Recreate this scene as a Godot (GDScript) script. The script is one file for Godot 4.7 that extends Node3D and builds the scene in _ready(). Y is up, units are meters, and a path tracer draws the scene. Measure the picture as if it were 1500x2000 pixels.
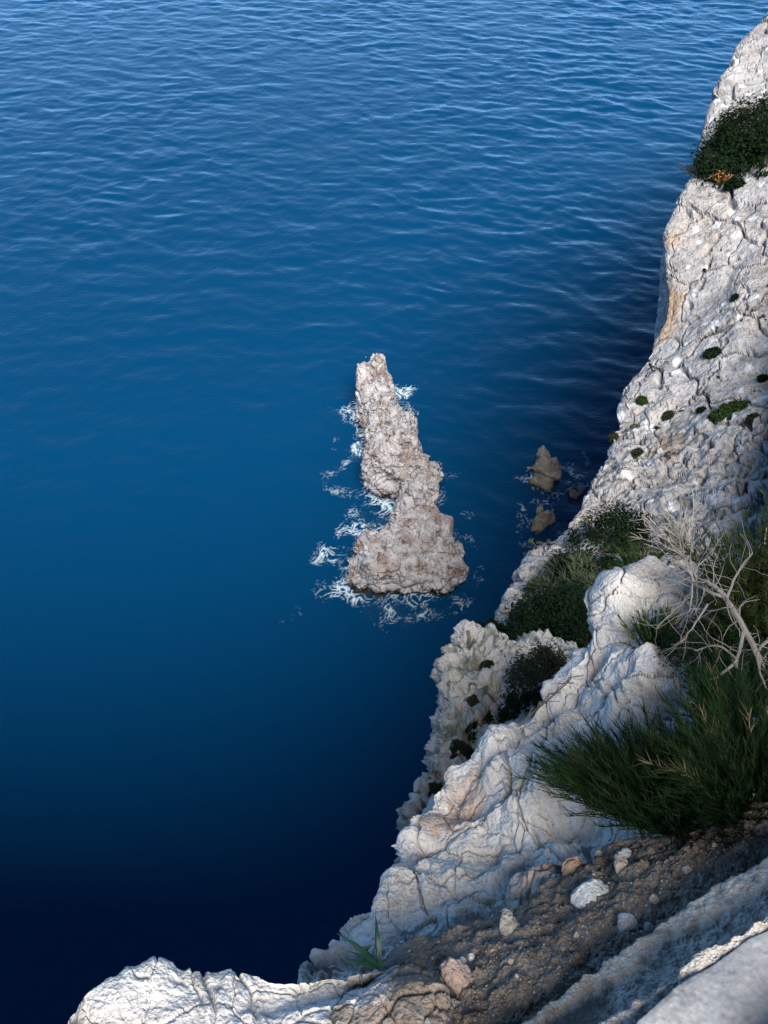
extends Node3D
# A limestone headland high above a deep blue sea, with a rock islet below. Sea level is y = 0, the viewer stands 50 m up.

var na := FastNoiseLite.new()   # soft fractal
var nc := FastNoiseLite.new()   # distance to the nearest cell centre: rounded knobs
var nv := FastNoiseLite.new()   # one value per cell: broken steps
var nd := FastNoiseLite.new()   # borders between cells: cracks
var nm := FastNoiseLite.new()   # city-block distance to cells: chiselled facets
var ns := FastNoiseLite.new()   # soft, one octave
var nr := FastNoiseLite.new()   # ridged
var rng := RandomNumberGenerator.new()
var mats := {}
var grids := {}
var used := {}

func _ready():
	set_light_and_camera()
	set_noise()
	set_materials()
	build_sea()
	build_cliffs()
	build_islet()
	build_sea_boulders()
	build_foam()
	build_plants()
	build_stones()

func set_light_and_camera():
	var cam := Camera3D.new()
	cam.name = "camera"
	cam.fov = 58.0
	cam.near = 0.05
	cam.far = 9000.0
	cam.position = Vector3(0, 50, 0)
	cam.rotation_degrees = Vector3(-45, 0, 0)
	add_child(cam)
	cam.current = true
	var sky := ProceduralSkyMaterial.new()
	sky.sky_top_color = Color(0.025, 0.055, 0.12)
	sky.sky_horizon_color = Color(0.52, 0.74, 0.97)
	sky.sky_curve = 0.21
	sky.ground_horizon_color = Color(0.30, 0.40, 0.50)
	sky.ground_bottom_color = Color(0.05, 0.08, 0.12)
	sky.sky_energy_multiplier = 0.82
	var env := Environment.new()
	env.background_mode = Environment.BG_SKY
	env.sky = Sky.new()
	env.sky.sky_material = sky
	env.background_energy_multiplier = 1.0
	env.tonemap_mode = Environment.TONE_MAPPER_LINEAR
	env.tonemap_exposure = 5.5
	env.sdfgi_enabled = true
	env.ssao_enabled = true
	env.ssil_enabled = true
	var we := WorldEnvironment.new()
	we.name = "environment"
	we.environment = env
	add_child(we)
	var sun := DirectionalLight3D.new()
	sun.name = "sun"
	sun.light_energy = 0.5
	sun.light_angular_distance = 30.0
	sun.light_color = Color(1.0, 0.985, 0.965)
	sun.shadow_enabled = true
	sun.sky_mode = DirectionalLight3D.SKY_MODE_LIGHT_ONLY
	sun.rotation_degrees = Vector3(-52, 10, 0)
	add_child(sun)

func set_noise():
	na.noise_type = FastNoiseLite.TYPE_SIMPLEX_SMOOTH
	na.frequency = 1.0
	na.fractal_type = FastNoiseLite.FRACTAL_FBM
	na.fractal_octaves = 3
	na.seed = 11
	for n in [nc, nv, nd, nm]:
		n.noise_type = FastNoiseLite.TYPE_CELLULAR
		n.frequency = 1.0
		n.fractal_type = FastNoiseLite.FRACTAL_NONE
		n.cellular_jitter = 1.0
	nc.cellular_return_type = FastNoiseLite.RETURN_DISTANCE
	nv.cellular_return_type = FastNoiseLite.RETURN_CELL_VALUE
	nd.cellular_return_type = FastNoiseLite.RETURN_DISTANCE2_SUB
	nm.cellular_return_type = FastNoiseLite.RETURN_DISTANCE
	nm.cellular_distance_function = FastNoiseLite.DISTANCE_MANHATTAN
	nm.seed = 17
	nc.seed = 3
	nv.seed = 5
	nd.seed = 7
	ns.noise_type = FastNoiseLite.TYPE_SIMPLEX_SMOOTH
	ns.frequency = 1.0
	ns.fractal_type = FastNoiseLite.FRACTAL_NONE
	ns.seed = 31
	nr.noise_type = FastNoiseLite.TYPE_SIMPLEX_SMOOTH
	nr.frequency = 1.0
	nr.fractal_type = FastNoiseLite.FRACTAL_RIDGED
	nr.fractal_octaves = 3
	nr.seed = 23
	rng.seed = 4711

func noise_texture(freq: float, oct: int, size: int, lo: Color, hi: Color, seed_: int) -> NoiseTexture2D:
	var t := NoiseTexture2D.new()
	t.width = size
	t.height = size
	t.seamless = true
	var n := FastNoiseLite.new()
	n.noise_type = FastNoiseLite.TYPE_SIMPLEX_SMOOTH
	n.frequency = freq
	n.fractal_octaves = oct
	n.seed = seed_
	t.noise = n
	var g := Gradient.new()
	g.set_color(0, lo)
	g.set_color(1, hi)
	t.color_ramp = g
	return t

func rock_material(scale: float, rel: float) -> StandardMaterial3D:
	var m := StandardMaterial3D.new()
	m.vertex_color_use_as_albedo = true
	m.roughness = 0.92
	m.metallic_specular = 0.3
	m.uv1_triplanar = true
	m.uv1_world_triplanar = true
	m.uv1_scale = Vector3.ONE * scale
	m.albedo_texture = mats.grain
	m.heightmap_enabled = true
	m.heightmap_texture = mats.relief
	m.heightmap_scale = rel
	return m

func plant_material(gloss: float) -> StandardMaterial3D:
	var m := StandardMaterial3D.new()
	m.vertex_color_use_as_albedo = true
	m.roughness = gloss
	m.metallic_specular = 0.2
	m.cull_mode = BaseMaterial3D.CULL_DISABLED
	return m

func set_materials():
	mats.grain = noise_texture(0.03, 5, 512, Color(0.78, 0.78, 0.78), Color(1, 1, 1), 1)
	mats.relief = noise_texture(0.04, 5, 512, Color(0, 0, 0), Color(1, 1, 1), 2)
	mats.rock_far = rock_material(0.35, 6.0)
	mats.rock_mid = rock_material(0.9, 3.0)
	mats.rock_near = rock_material(2.2, 1.2)
	mats.soil = rock_material(3.5, 1.2)
	mats.slab = rock_material(2.5, 0.15)
	mats.leaf = plant_material(0.8)
	mats.dry = plant_material(0.85)
	mats.squill = plant_material(0.4)
	var w := StandardMaterial3D.new()
	w.albedo_color = Color(0.0006, 0.038, 0.105).linear_to_srgb()
	w.roughness = 0.08
	w.metallic_specular = 0.41
	w.uv1_triplanar = true
	w.uv1_world_triplanar = true
	w.uv1_scale = Vector3(0.21, 0.21, 0.3)
	w.heightmap_enabled = true
	w.heightmap_texture = noise_texture(0.012, 4, 512, Color(0, 0, 0), Color(1, 1, 1), 9)
	w.heightmap_scale = 1.6
	mats.water = w
	var f := StandardMaterial3D.new()
	f.albedo_color = Color(0.80, 0.88, 0.92)
	f.vertex_color_use_as_albedo = true
	f.transparency = BaseMaterial3D.TRANSPARENCY_ALPHA
	f.roughness = 0.8
	mats.foam = f

# ---------------------------------------------------------------- helpers
func numbered(called: String) -> String:
	if not used.has(called):
		used[called] = 0
		return called
	used[called] += 1
	return "%s_%03d" % [called, used[called]]

func thing(called: String, label: String, category: String, at: Vector3, group := "") -> Node3D:
	var o := Node3D.new()
	o.name = numbered(called)
	add_child(o)
	o.position = at
	tag(o, label, category, group)
	return o

func tag(o: Node, label: String, category: String, group := "", kind := ""):
	if label != "":
		o.set_meta("label", label)
	if category != "":
		o.set_meta("category", category)
	if group != "":
		o.set_meta("group", group)
	if kind != "":
		o.set_meta("kind", kind)

func put(called: String, mesh: Mesh, mat: Material, parent: Node = null) -> MeshInstance3D:
	var o := MeshInstance3D.new()
	o.name = called if parent else numbered(called)
	o.mesh = mesh
	o.material_override = mat
	(parent if parent else self).add_child(o, true)
	return o

func to_mesh(p: PackedVector3Array, n: PackedVector3Array, c: PackedColorArray, i: PackedInt32Array) -> ArrayMesh:
	var a := []
	a.resize(Mesh.ARRAY_MAX)
	a[Mesh.ARRAY_VERTEX] = p
	a[Mesh.ARRAY_NORMAL] = n
	if c.size():
		a[Mesh.ARRAY_COLOR] = c
	if i.size():
		a[Mesh.ARRAY_INDEX] = i
	var m := ArrayMesh.new()
	m.add_surface_from_arrays(Mesh.PRIMITIVE_TRIANGLES, a)
	return m

func grid_normals(p: PackedVector3Array, w: int, h: int) -> PackedVector3Array:
	var n := PackedVector3Array()
	n.resize(w * h)
	for j in h:
		var j0 := maxi(j - 1, 0) * w
		var j1 := mini(j + 1, h - 1) * w
		for i in w:
			var a := p[j * w + mini(i + 1, w - 1)] - p[j * w + maxi(i - 1, 0)]
			var b := p[j1 + i] - p[j0 + i]
			n[j * w + i] = a.cross(b).normalized()
	return n

func grid_index(w: int, h: int, turned: bool) -> PackedInt32Array:
	var ix := PackedInt32Array()
	ix.resize((w - 1) * (h - 1) * 6)
	var k := 0
	for j in h - 1:
		for i in w - 1:
			var a := j * w + i
			var q := [a, a + 1, a + w, a + 1, a + w + 1, a + w] if turned else [a, a + w, a + 1, a + 1, a + w, a + w + 1]
			for s in 6:
				ix[k + s] = q[s]
			k += 6
	return ix

func cr(a: Vector3, b: Vector3, c: Vector3, d: Vector3, t: float) -> Vector3:
	return b.cubic_interpolate(c, a, d, t)

# A sheet through rows of control points, refined and roughened along its normal. per_row holds how many steps each row interval gets.
func sheet(called: String, rows: Array, across: int, per_row: Array, rough: Callable, paint: Callable, mat: Material, parent: Node = null) -> MeshInstance3D:
	var nu := across + 1
	var lines := []
	for r in rows:
		var line := PackedVector3Array()
		var m: int = r.size()
		for i in nu:
			var s := float(i) / across * (m - 1)
			var k := mini(int(s), m - 2)
			line.append(cr(r[maxi(k - 1, 0)], r[k], r[k + 1], r[mini(k + 2, m - 1)], s - k))
		lines.append(line)
	var p := PackedVector3Array()
	for k in rows.size() - 1:
		var steps: int = per_row[mini(k, per_row.size() - 1)]
		for s in steps + (1 if k == rows.size() - 2 else 0):
			var t := float(s) / steps
			for i in nu:
				p.append(cr(lines[maxi(k - 1, 0)][i], lines[k][i], lines[k + 1][i], lines[mini(k + 2, rows.size() - 1)][i], t))
	var nh := p.size() / nu
	var n := grid_normals(p, nu, nh)
	var probe := Vector3.ZERO
	for i in range(0, n.size() / 2, 37):
		probe += n[i]
	var turned := probe.dot(Vector3(-0.3, 1, 0.4)) < 0
	var c := PackedColorArray()
	c.resize(p.size())
	for i in p.size():
		var d: float = rough.call(p[i])
		c[i] = paint.call(p[i], d)
		p[i] += n[i] * (-d if turned else d)
	n = grid_normals(p, nu, nh)
	if turned:
		for i in n.size():
			n[i] = -n[i]
	grids[called] = [p, n]
	var o := put(called, to_mesh(p, n, c, grid_index(nu, nh, turned)), mat, parent)
	if parent == null:
		o.set_meta("kind", "structure")
	return o

# The point of a sheet nearest to q, with its normal.
func snap(called: String, q: Vector3) -> Array:
	var p: PackedVector3Array = grids[called][0]
	var best := 1e9
	var at := 0
	for i in range(0, p.size(), 2):
		var d := p[i].distance_squared_to(q)
		if d < best:
			best = d
			at = i
	return [p[at], grids[called][1][at]]

func lin(a: Color, b: Color, t: float) -> Color:
	return a.lerp(b, clampf(t, 0.0, 1.0))

# ---------------------------------------------------------------- sea
func wave(x: float, z: float) -> float:
	var calm := clampf((-z - 26.0) / 60.0, 0.0, 1.0)
	calm = 0.1 + 0.9 * calm * calm * (3.0 - 2.0 * calm)
	var patchy := 0.75 + 0.45 * na.get_noise_2d(x * 0.02 + 7.0, z * 0.02)
	calm *= patchy * (1.0 + 0.35 * clampf((x + 10.0) / 60.0, -1.0, 1.0))
	var a := 0.30
	var u1 := x * cos(a) + z * sin(a)
	var v1 := -x * sin(a) + z * cos(a)
	var b := 0.05
	var u2 := x * cos(b) + z * sin(b)
	var v2 := -x * sin(b) + z * cos(b)
	var gx := x + 2.0 * na.get_noise_2d(x * 0.05, z * 0.05)
	u1 += gx - x
	v1 += 1.6 * na.get_noise_2d(x * 0.06 + 40.0, z * 0.06)
	var h := 0.17 * nr.get_noise_3d(u1 * 0.085, v1 * 0.18, 3.0)
	h += 0.15 * na.get_noise_3d(u2 * 0.14, v2 * 0.33, 9.0)
	h += 0.09 * na.get_noise_3d(u1 * 0.32, v1 * 0.6, 15.0)
	return h * calm + 0.014 * na.get_noise_2d(x * 0.5, z * 0.95)

func axis(a: float, b: float, step: float, far: float) -> PackedFloat32Array:
	var out := PackedFloat32Array()
	for k in [far, far * 0.4, far * 0.15, far * 0.06]:
		out.append(a - k)
	var s := a
	while s < b:
		out.append(s)
		s += step
	for k in [0.0, far * 0.06, far * 0.15, far * 0.4, far]:
		out.append(b + k)
	return out

func build_sea():
	var xs := axis(-95.0, 95.0, 0.34, 5000.0)
	var zs := axis(-235.0, 4.0, 0.36, 5000.0)
	var p := PackedVector3Array()
	p.resize(xs.size() * zs.size())
	var k := 0
	for z in zs:
		for x in xs:
			var inside := x > -95.5 and x < 95.5 and z > -235.5 and z < 4.5
			p[k] = Vector3(x, wave(x, z) if inside else 0.0, z)
			k += 1
	var n := grid_normals(p, xs.size(), zs.size())
	for i in n.size():
		n[i] = -n[i] if n[i].y < 0 else n[i]
	var o := put("sea", to_mesh(p, n, PackedColorArray(), grid_index(xs.size(), zs.size(), true)), mats.water)
	tag(o, "deep blue sea rippled by low wind waves", "", "", "structure")

# ---------------------------------------------------------------- cliffs
func stain(p: Vector3, c: Color, spots: Array) -> Color:
	for s in spots:
		var d: float = p.distance_to(s[0]) / s[1]
		if d < 1.4:
			var t := 1.25 - d + 0.8 * na.get_noise_3dv(p * (2.2 / s[1]))
			c = lin(c, s[2], clampf(t * 2.0, 0.0, 1.0) * s[3])
	return c

func warp(p: Vector3, f: float, a: float) -> Vector3:
	return p + Vector3(na.get_noise_3dv(p * f), na.get_noise_3dv(p * f + Vector3(9, 0, 0)), na.get_noise_3dv(p * f + Vector3(0, 9, 0))) * a

func knobs(p: Vector3) -> float:
	return -nc.get_noise_3dv(p) - 0.48

func chips(p: Vector3) -> float:
	return -nm.get_noise_3dv(p) - 0.24

func cracks(p: Vector3, thin: float) -> float:
	return clampf(1.0 - (nd.get_noise_3dv(p) + 1.0) * thin, 0.0, 1.0)

# 1 on any of the lines, falling to 0 at the given distance
func on_lines(p: Vector3, lines: Array, wide: float) -> float:
	var best := wide
	for l in lines:
		for k in l.size() - 1:
			var a: Vector3 = l[k]
			if absf(p.z - a.z) > 5.0:
				continue
			var ab: Vector3 = l[k + 1] - a
			var t := clampf((p - a).dot(ab) / ab.length_squared(), 0.0, 1.0)
			best = minf(best, (p - a - ab * t).length())
	return 1.0 - best / wide

func rough_far(p: Vector3) -> float:
	var plain := clampf(0.45 + (-p.z - 17.0) * 0.10 + 1.4 * na.get_noise_3dv(p * 0.14), 0.0, 1.0)
	var w := warp(p, 0.6, 0.5)
	var b := Vector3(w.x * 0.55 + w.z * 0.25, w.y * 0.45, w.z * 0.4 - w.x * 0.2)
	var d := 0.25 * na.get_noise_3dv(p * 0.22) + lerpf(0.14, 0.05, plain) * na.get_noise_3dv(p * 0.75)
	d += 0.60 * chips(b * 0.36)
	d += lerpf(0.30, 0.10, plain) * chips(b * 1.1 + Vector3(3, 0, 0))
	d -= lerpf(0.10, 0.015, plain) * (nr.get_noise_3dv(p * 0.9) + 0.2)
	d += lerpf(0.08, 0.0, plain) * knobs(w * 3.4)
	d += lerpf(0.06, 0.022, plain) * na.get_noise_3dv(p * 3.6)
	d += 0.018 * na.get_noise_3dv(p * 10.0)
	d -= 1.1 * clampf(na.get_noise_3dv(p * 1.7 + Vector3(0, 31, 0)) - lerpf(0.18, 0.52, plain), 0.0, 0.3)
	d -= 0.30 * cracks(Vector3(w.x * 0.30, w.y * 0.14, w.z * 0.18), 40.0)
	d -= 0.4 * on_lines(w, FISSURES, 0.13)
	d -= 0.12 * cracks(b * 0.9, 40.0)
	return d

func paint_far(p: Vector3, _d: float) -> Color:
	var c := lin(Color(0.40, 0.39, 0.395), Color(0.53, 0.515, 0.515), 0.5 + 1.1 * na.get_noise_3dv(p * 0.5))
	c = lin(c, Color(0.45, 0.405, 0.375), 0.2 + 1.2 * na.get_noise_3dv(p * 0.23 + Vector3(40, 0, 0)))
	c = lin(c, Color(0.29, 0.28, 0.28), (na.get_noise_3dv(Vector3(p.x * 0.9, p.y * 0.25, p.z * 0.9) + Vector3(5, 3, 0)) - 0.1) * 2.2)
	c = lin(c, Color(0.22, 0.21, 0.20), (na.get_noise_3dv(p * 3.1 + Vector3(5, 3, 0)) - 0.30) * 4.0)
	c = lin(c, Color(0.10, 0.10, 0.095), (na.get_noise_3dv(p * 8.0 + Vector3(5, 3, 60)) - 0.34) * 6.0)
	# crustose lichen: pale rosettes
	var z := nc.get_noise_3dv(p * 1.9 + Vector3(30, 0, 0)) + 1.0
	var host := na.get_noise_3dv(p * 0.35 + Vector3(0, 60, 0))
	if host > -0.05 and p.z < -14.0:
		var ring := clampf((0.30 + 0.12 * host - z + 0.06 * na.get_noise_3dv(p * 9.0)) * 14.0, 0.0, 1.0)
		c = lin(c, Color(0.74, 0.74, 0.755), ring * 0.9)
	return stain(p, c, far_stains)

func rough_outcrop(p: Vector3) -> float:
	var q := Vector3(p.x, p.y * 0.55, p.z)
	var w := warp(q, 1.7, 0.25)
	var d := 0.18 * na.get_noise_3dv(q * 0.6)
	d += 0.20 * chips(w * 1.6)
	d += 0.15 * knobs(w * 4.2)
	d += 0.07 * knobs(w * 11.0)
	d += 0.03 * na.get_noise_3dv(p * 14.0)
	d -= 0.5 * clampf(na.get_noise_3dv(q * 3.1 + Vector3(0, 31, 0)) - 0.15, 0.0, 0.3)
	return d

func paint_outcrop(p: Vector3, _d: float) -> Color:
	var c := lin(Color(0.48, 0.455, 0.42), Color(0.60, 0.565, 0.53), 0.5 + 1.2 * na.get_noise_3dv(p * 1.1))
	c = lin(c, Color(0.20, 0.21, 0.17), (na.get_noise_3dv(p * 2.2 + Vector3(5, 3, 0)) - 0.1) * 2.5)
	return lin(c, Color(0.12, 0.13, 0.10), (na.get_noise_3dv(p * 6.0 + Vector3(0, 3, 8)) - 0.22) * 4.0)

func rough_ledge(p: Vector3) -> float:
	var w := warp(p, 2.2, 0.07)
	var v := warp(p, 6.0, 0.022)
	var busy := clampf(0.5 + 1.6 * na.get_noise_3dv(p * 1.3 + Vector3(0, 0, 50)), 0.0, 1.0)
	var d := 0.09 * na.get_noise_3dv(p * 1.1) + 0.03 * na.get_noise_3dv(p * 3.0)
	d += 0.21 * chips(w * Vector3(1.2, 1.7, 1.4))
	d += 0.10 * chips(v * Vector3(3.0, 4.2, 3.4))
	d += lerpf(0.02, 0.045, busy) * chips(v * Vector3(7.0, 9.0, 8.0))
	d -= lerpf(0.008, 0.020, busy) * chips(v * 17.0)
	d -= 0.022 * (nr.get_noise_3dv(v * 2.6) + 0.2)
	d -= 0.05 * cracks(w * Vector3(2.2, 1.5, 1.2), 34.0)
	d -= 0.03 * cracks(v * 4.2, 26.0)
	d += 0.007 * na.get_noise_3dv(p * 42.0)
	return d

func paint_ledge(p: Vector3, _d: float) -> Color:
	var c := lin(Color(0.58, 0.55, 0.525), Color(0.70, 0.67, 0.645), 0.5 + 1.1 * na.get_noise_3dv(p * 2.4))
	c = lin(c, Color(0.55, 0.46, 0.40), (na.get_noise_3dv(p * 1.6 + Vector3(3, 70, 0)) - 0.12) * 2.2)
	c = lin(c, Color(0.36, 0.34, 0.33), (na.get_noise_3dv(p * 11.0 + Vector3(8, 0, 0)) - 0.3) * 2.5)
	return stain(p, c, ledge_stains)

func rough_soil(p: Vector3) -> float:
	var w := p + Vector3(na.get_noise_3dv(p * 9.0), 0, na.get_noise_3dv(p * 9.0 + Vector3(9, 0, 0))) * 0.03
	var d := 0.03 * na.get_noise_3dv(p * 4.0) + 0.02 * na.get_noise_3dv(p * 11.0)
	d += 0.022 * knobs(w * 17.0)
	d += 0.011 * knobs(w * 44.0)
	return d

func paint_soil(p: Vector3, _d: float) -> Color:
	var c := lin(Color(0.175, 0.14, 0.117), Color(0.26, 0.212, 0.178), 0.5 + 1.3 * na.get_noise_3dv(p * 7.0))
	return lin(c, Color(0.34, 0.29, 0.25), (na.get_noise_3dv(p * 38.0) - 0.2) * 2.5)

func rough_ridge(p: Vector3) -> float:
	return 0.45 * rough_ledge(p * 1.2)

func paint_ridge(p: Vector3, d: float) -> Color:
	var c := paint_ledge(p, d)
	return lin(c, paint_soil(p, d), (p.x + 0.12 + 0.25 * na.get_noise_3dv(p * 5.0)) * 8.0 - clampf((-p.z - 1.08) * 30.0, 0.0, 9.0))

func rough_band(p: Vector3) -> float:
	var pits := clampf(na.get_noise_3dv(p * 6.0) + 0.35, 0.0, 1.0)
	return 0.03 * na.get_noise_3dv(p * 3.0) + 0.02 * pits * knobs(p * 34.0) + 0.01 * na.get_noise_3dv(p * 22.0)

func paint_band(p: Vector3, _d: float) -> Color:
	var c := lin(Color(0.42, 0.385, 0.345), Color(0.53, 0.49, 0.45), 0.5 + 1.2 * na.get_noise_3dv(p * 6.0))
	return lin(c, Color(0.27, 0.23, 0.20), (na.get_noise_3dv(p * 13.0 + Vector3(4, 4, 0)) - 0.12) * 3.0)

func rough_slab(p: Vector3) -> float:
	return 0.012 * na.get_noise_3dv(p * 4.0) + 0.002 * na.get_noise_3dv(p * 50.0) - 0.01 * clampf(na.get_noise_3dv(p * 20.0 + Vector3(7, 0, 0)) - 0.3, 0.0, 0.3)

func paint_slab(p: Vector3, _d: float) -> Color:
	var c := lin(Color(0.31, 0.31, 0.315), Color(0.40, 0.40, 0.405), 0.5 + 1.4 * na.get_noise_3dv(p * 5.0))
	return lin(c, Color(0.20, 0.195, 0.19), (na.get_noise_3dv(p * 31.0) - 0.3) * 3.0)

func build_cliffs():
	var o := sheet("cliff", CLIFF, 860, [22, 66, 66, 66, 66, 66, 66, 14, 14, 12, 10, 8], rough_far, paint_far, mats.rock_far)
	tag(o, "tall pale limestone cliff falling to the sea at right", "")
	o = sheet("rock_outcrop", OUTCROP, 240, [50, 50, 50, 50, 12, 16, 16, 10, 6], rough_outcrop, paint_outcrop, mats.rock_mid)
	tag(o, "grey pitted limestone outcrop below the white ledge", "")
	o = sheet("rock_ledge", LEDGE, 520, [10, 60, 60, 60, 60, 60, 60, 60, 12, 16, 16, 12, 8, 6], rough_ledge, paint_ledge, mats.rock_near)
	tag(o, "broken white limestone ledge in the foreground", "")
	o = sheet("rock_ridge", RIDGE, 420, [10, 40, 40, 40, 40, 16, 12, 12, 10, 8, 6], rough_ridge, paint_ridge, mats.rock_near)
	tag(o, "low jagged white rock rim along the bottom edge", "")
	o = sheet("soil", SOIL, 360, [50, 50, 50, 50, 50, 6, 6, 6], rough_soil, paint_soil, mats.soil)
	tag(o, "crumbly brown soil lying on the white ledge", "")
	o = sheet("sandy_bank", BAND, 300, [10, 40, 40, 40, 40, 10, 10, 8], rough_band, paint_band, mats.soil)
	tag(o, "rough sandy bank beside the brown soil", "")
	o = sheet("stone_slab", SLAB, 120, [10, 20, 20, 20, 8, 8, 6], rough_slab, paint_slab, mats.slab)
	tag(o, "smooth pale grey stone slab in the bottom right corner", "")
	# the plateau behind the viewer, whose cliff shades the water at its foot
	var rows := []
	for r in [[60.0, 45.2], [20.0, 45.4], [4.0, 45.5], [0.2, 45.3], [-0.5, 43.5], [0.4, 30.0], [0.0, 12.0], [-0.3, -1.5]]:
		var line := []
		for i in 13:
			var x := -120.0 + i * 20.0
			line.append(Vector3(x, r[1], r[0] + (maxf(x - 30.0, 0.0) * -0.2)))
		rows.append(line)
	o = sheet("plateau", rows, 200, [10, 10, 8, 8, 14, 14, 10], func(p): return 0.45 * rough_far(p), paint_far, mats.rock_far)
	tag(o, "limestone plateau and cliff behind the viewer", "")

# ---------------------------------------------------------------- rocks in the sea
func field(p: Vector3, blobs: Array) -> float:
	var d := 1e9
	for b in blobs:
		var q: Vector3 = (p - b[0]).rotated(Vector3.UP, b[2]) / b[1]
		var k := (absf(q.x) ** 2.6 + absf(q.y) ** 2.6 + absf(q.z) ** 2.6) ** (1.0 / 2.6)
		var e: float = (k - 1.0) * minf(b[1].x, minf(b[1].y, b[1].z))
		var h := clampf(0.5 + 0.5 * (d - e) / 0.35, 0.0, 1.0)
		d = lerpf(d, e, h) - 0.35 * h * (1.0 - h)
	return d

# Surface nets over the field of rounded blobs, made knobbly by knob(p) inside the field and fine(p) along the normals.
func blob_mesh(blobs: Array, lo: Vector3, hi: Vector3, cell: float, knob: Callable, fine: Callable, paint: Callable) -> ArrayMesh:
	var n := Vector3i(((hi - lo) / cell).ceil()) + Vector3i.ONE
	var f := PackedFloat32Array()
	f.resize(n.x * n.y * n.z)
	f.fill(1.0)
	var step := 4
	var busy: Array[Vector3i] = []
	for bx in range(0, n.x, step):
		for by in range(0, n.y, step):
			for bz in range(0, n.z, step):
				var mid := lo + (Vector3(bx, by, bz) + Vector3.ONE * 1.5) * cell
				var far := field(mid, blobs)
				if absf(far) > cell * 4.5 + 0.8:
					if far < 0:
						for x in range(bx, mini(bx + step, n.x)):
							for y in range(by, mini(by + step, n.y)):
								for z in range(bz, mini(bz + step, n.z)):
									f[(x * n.y + y) * n.z + z] = -1.0
					continue
				busy.append(Vector3i(bx, by, bz))
				for x in range(bx, mini(bx + step, n.x)):
					for y in range(by, mini(by + step, n.y)):
						for z in range(bz, mini(bz + step, n.z)):
							var p := lo + Vector3(x, y, z) * cell
							f[(x * n.y + y) * n.z + z] = field(p, blobs) - knob.call(p)
	var at := {}
	var verts := PackedVector3Array()
	var sy := n.z
	var sx := n.y * n.z
	var ix := PackedInt32Array()
	for bl in busy:
		for xyz in step * step * step:
			var x: int = bl.x + xyz % step
			var y: int = bl.y + (xyz / step) % step
			var z: int = bl.z + xyz / (step * step)
			if x < n.x - 1 and y < n.y - 1 and z < n.z - 1:
				var k := (x * n.y + y) * n.z + z
				var inside := 0
				for c in [k, k + 1, k + sy, k + sy + 1, k + sx, k + sx + 1, k + sx + sy, k + sx + sy + 1]:
					if f[c] < 0:
						inside += 1
				if inside == 0 or inside == 8:
					continue
				var sum := Vector3.ZERO
				var m := 0
				for e in EDGES:
					var a: Vector3 = e[0]
					var b: Vector3 = e[1]
					var fa := f[k + int(a.x) * sx + int(a.y) * sy + int(a.z)]
					var fb := f[k + int(b.x) * sx + int(b.y) * sy + int(b.z)]
					if (fa < 0) != (fb < 0):
						sum += a.lerp(b, fa / (fa - fb))
						m += 1
				at[k] = verts.size()
				verts.append(lo + (Vector3(x, y, z) + sum / m) * cell)
	for k in at:
		var z: int = k % n.z
		var y: int = (k / n.z) % n.y
		var x: int = k / sx
		for d in 3:
			var s: int = [sx, sy, 1][d]
			var o1: int = [sy, 1, sx][d]
			var o2: int = [1, sx, sy][d]
			if [y, z, x][d] == 0 or [z, x, y][d] == 0:
				continue
			if (f[k] < 0) == (f[k + s] < 0):
				continue
			if not (at.has(k - o1) and at.has(k - o2) and at.has(k - o1 - o2)):
				continue
			var q := [at[k], at[k - o1], at[k - o1 - o2], at[k - o2]]
			if f[k] < 0:
				ix.append_array([q[0], q[2], q[1], q[0], q[3], q[2]])
			else:
				ix.append_array([q[0], q[1], q[2], q[0], q[2], q[3]])
	var nor := mesh_normals(verts, ix)
	var col := PackedColorArray()
	for i in verts.size():
		col.append(paint.call(verts[i]))
		verts[i] += nor[i] * float(fine.call(verts[i]))
	return to_mesh(verts, mesh_normals(verts, ix), col, ix)

const EDGES = [
	[Vector3(0, 0, 0), Vector3(1, 0, 0)], [Vector3(0, 1, 0), Vector3(1, 1, 0)], [Vector3(0, 0, 1), Vector3(1, 0, 1)], [Vector3(0, 1, 1), Vector3(1, 1, 1)],
	[Vector3(0, 0, 0), Vector3(0, 1, 0)], [Vector3(1, 0, 0), Vector3(1, 1, 0)], [Vector3(0, 0, 1), Vector3(0, 1, 1)], [Vector3(1, 0, 1), Vector3(1, 1, 1)],
	[Vector3(0, 0, 0), Vector3(0, 0, 1)], [Vector3(1, 0, 0), Vector3(1, 0, 1)], [Vector3(0, 1, 0), Vector3(0, 1, 1)], [Vector3(1, 1, 0), Vector3(1, 1, 1)]]

func mesh_normals(v: PackedVector3Array, ix: PackedInt32Array) -> PackedVector3Array:
	var n := PackedVector3Array()
	n.resize(v.size())
	for t in range(0, ix.size(), 3):
		var c := (v[ix[t + 2]] - v[ix[t]]).cross(v[ix[t + 1]] - v[ix[t]])
		for s in 3:
			n[ix[t + s]] += c
	for i in n.size():
		n[i] = n[i].normalized()
	return n

func knob_islet(p: Vector3) -> float:
	var w := warp(p, 0.7, 0.35)
	var under := clampf(1.0 - absf(p.y - 0.2) / 0.6, 0.0, 1.0)
	return 0.10 + 0.28 * na.get_noise_3dv(p * 0.35) + 0.50 * chips(w * Vector3(0.5, 0.35, 0.5)) + 0.38 * knobs(w * 0.8) + 0.14 * knobs(w * 1.7 + Vector3(5, 0, 0)) - 0.40 * under

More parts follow.
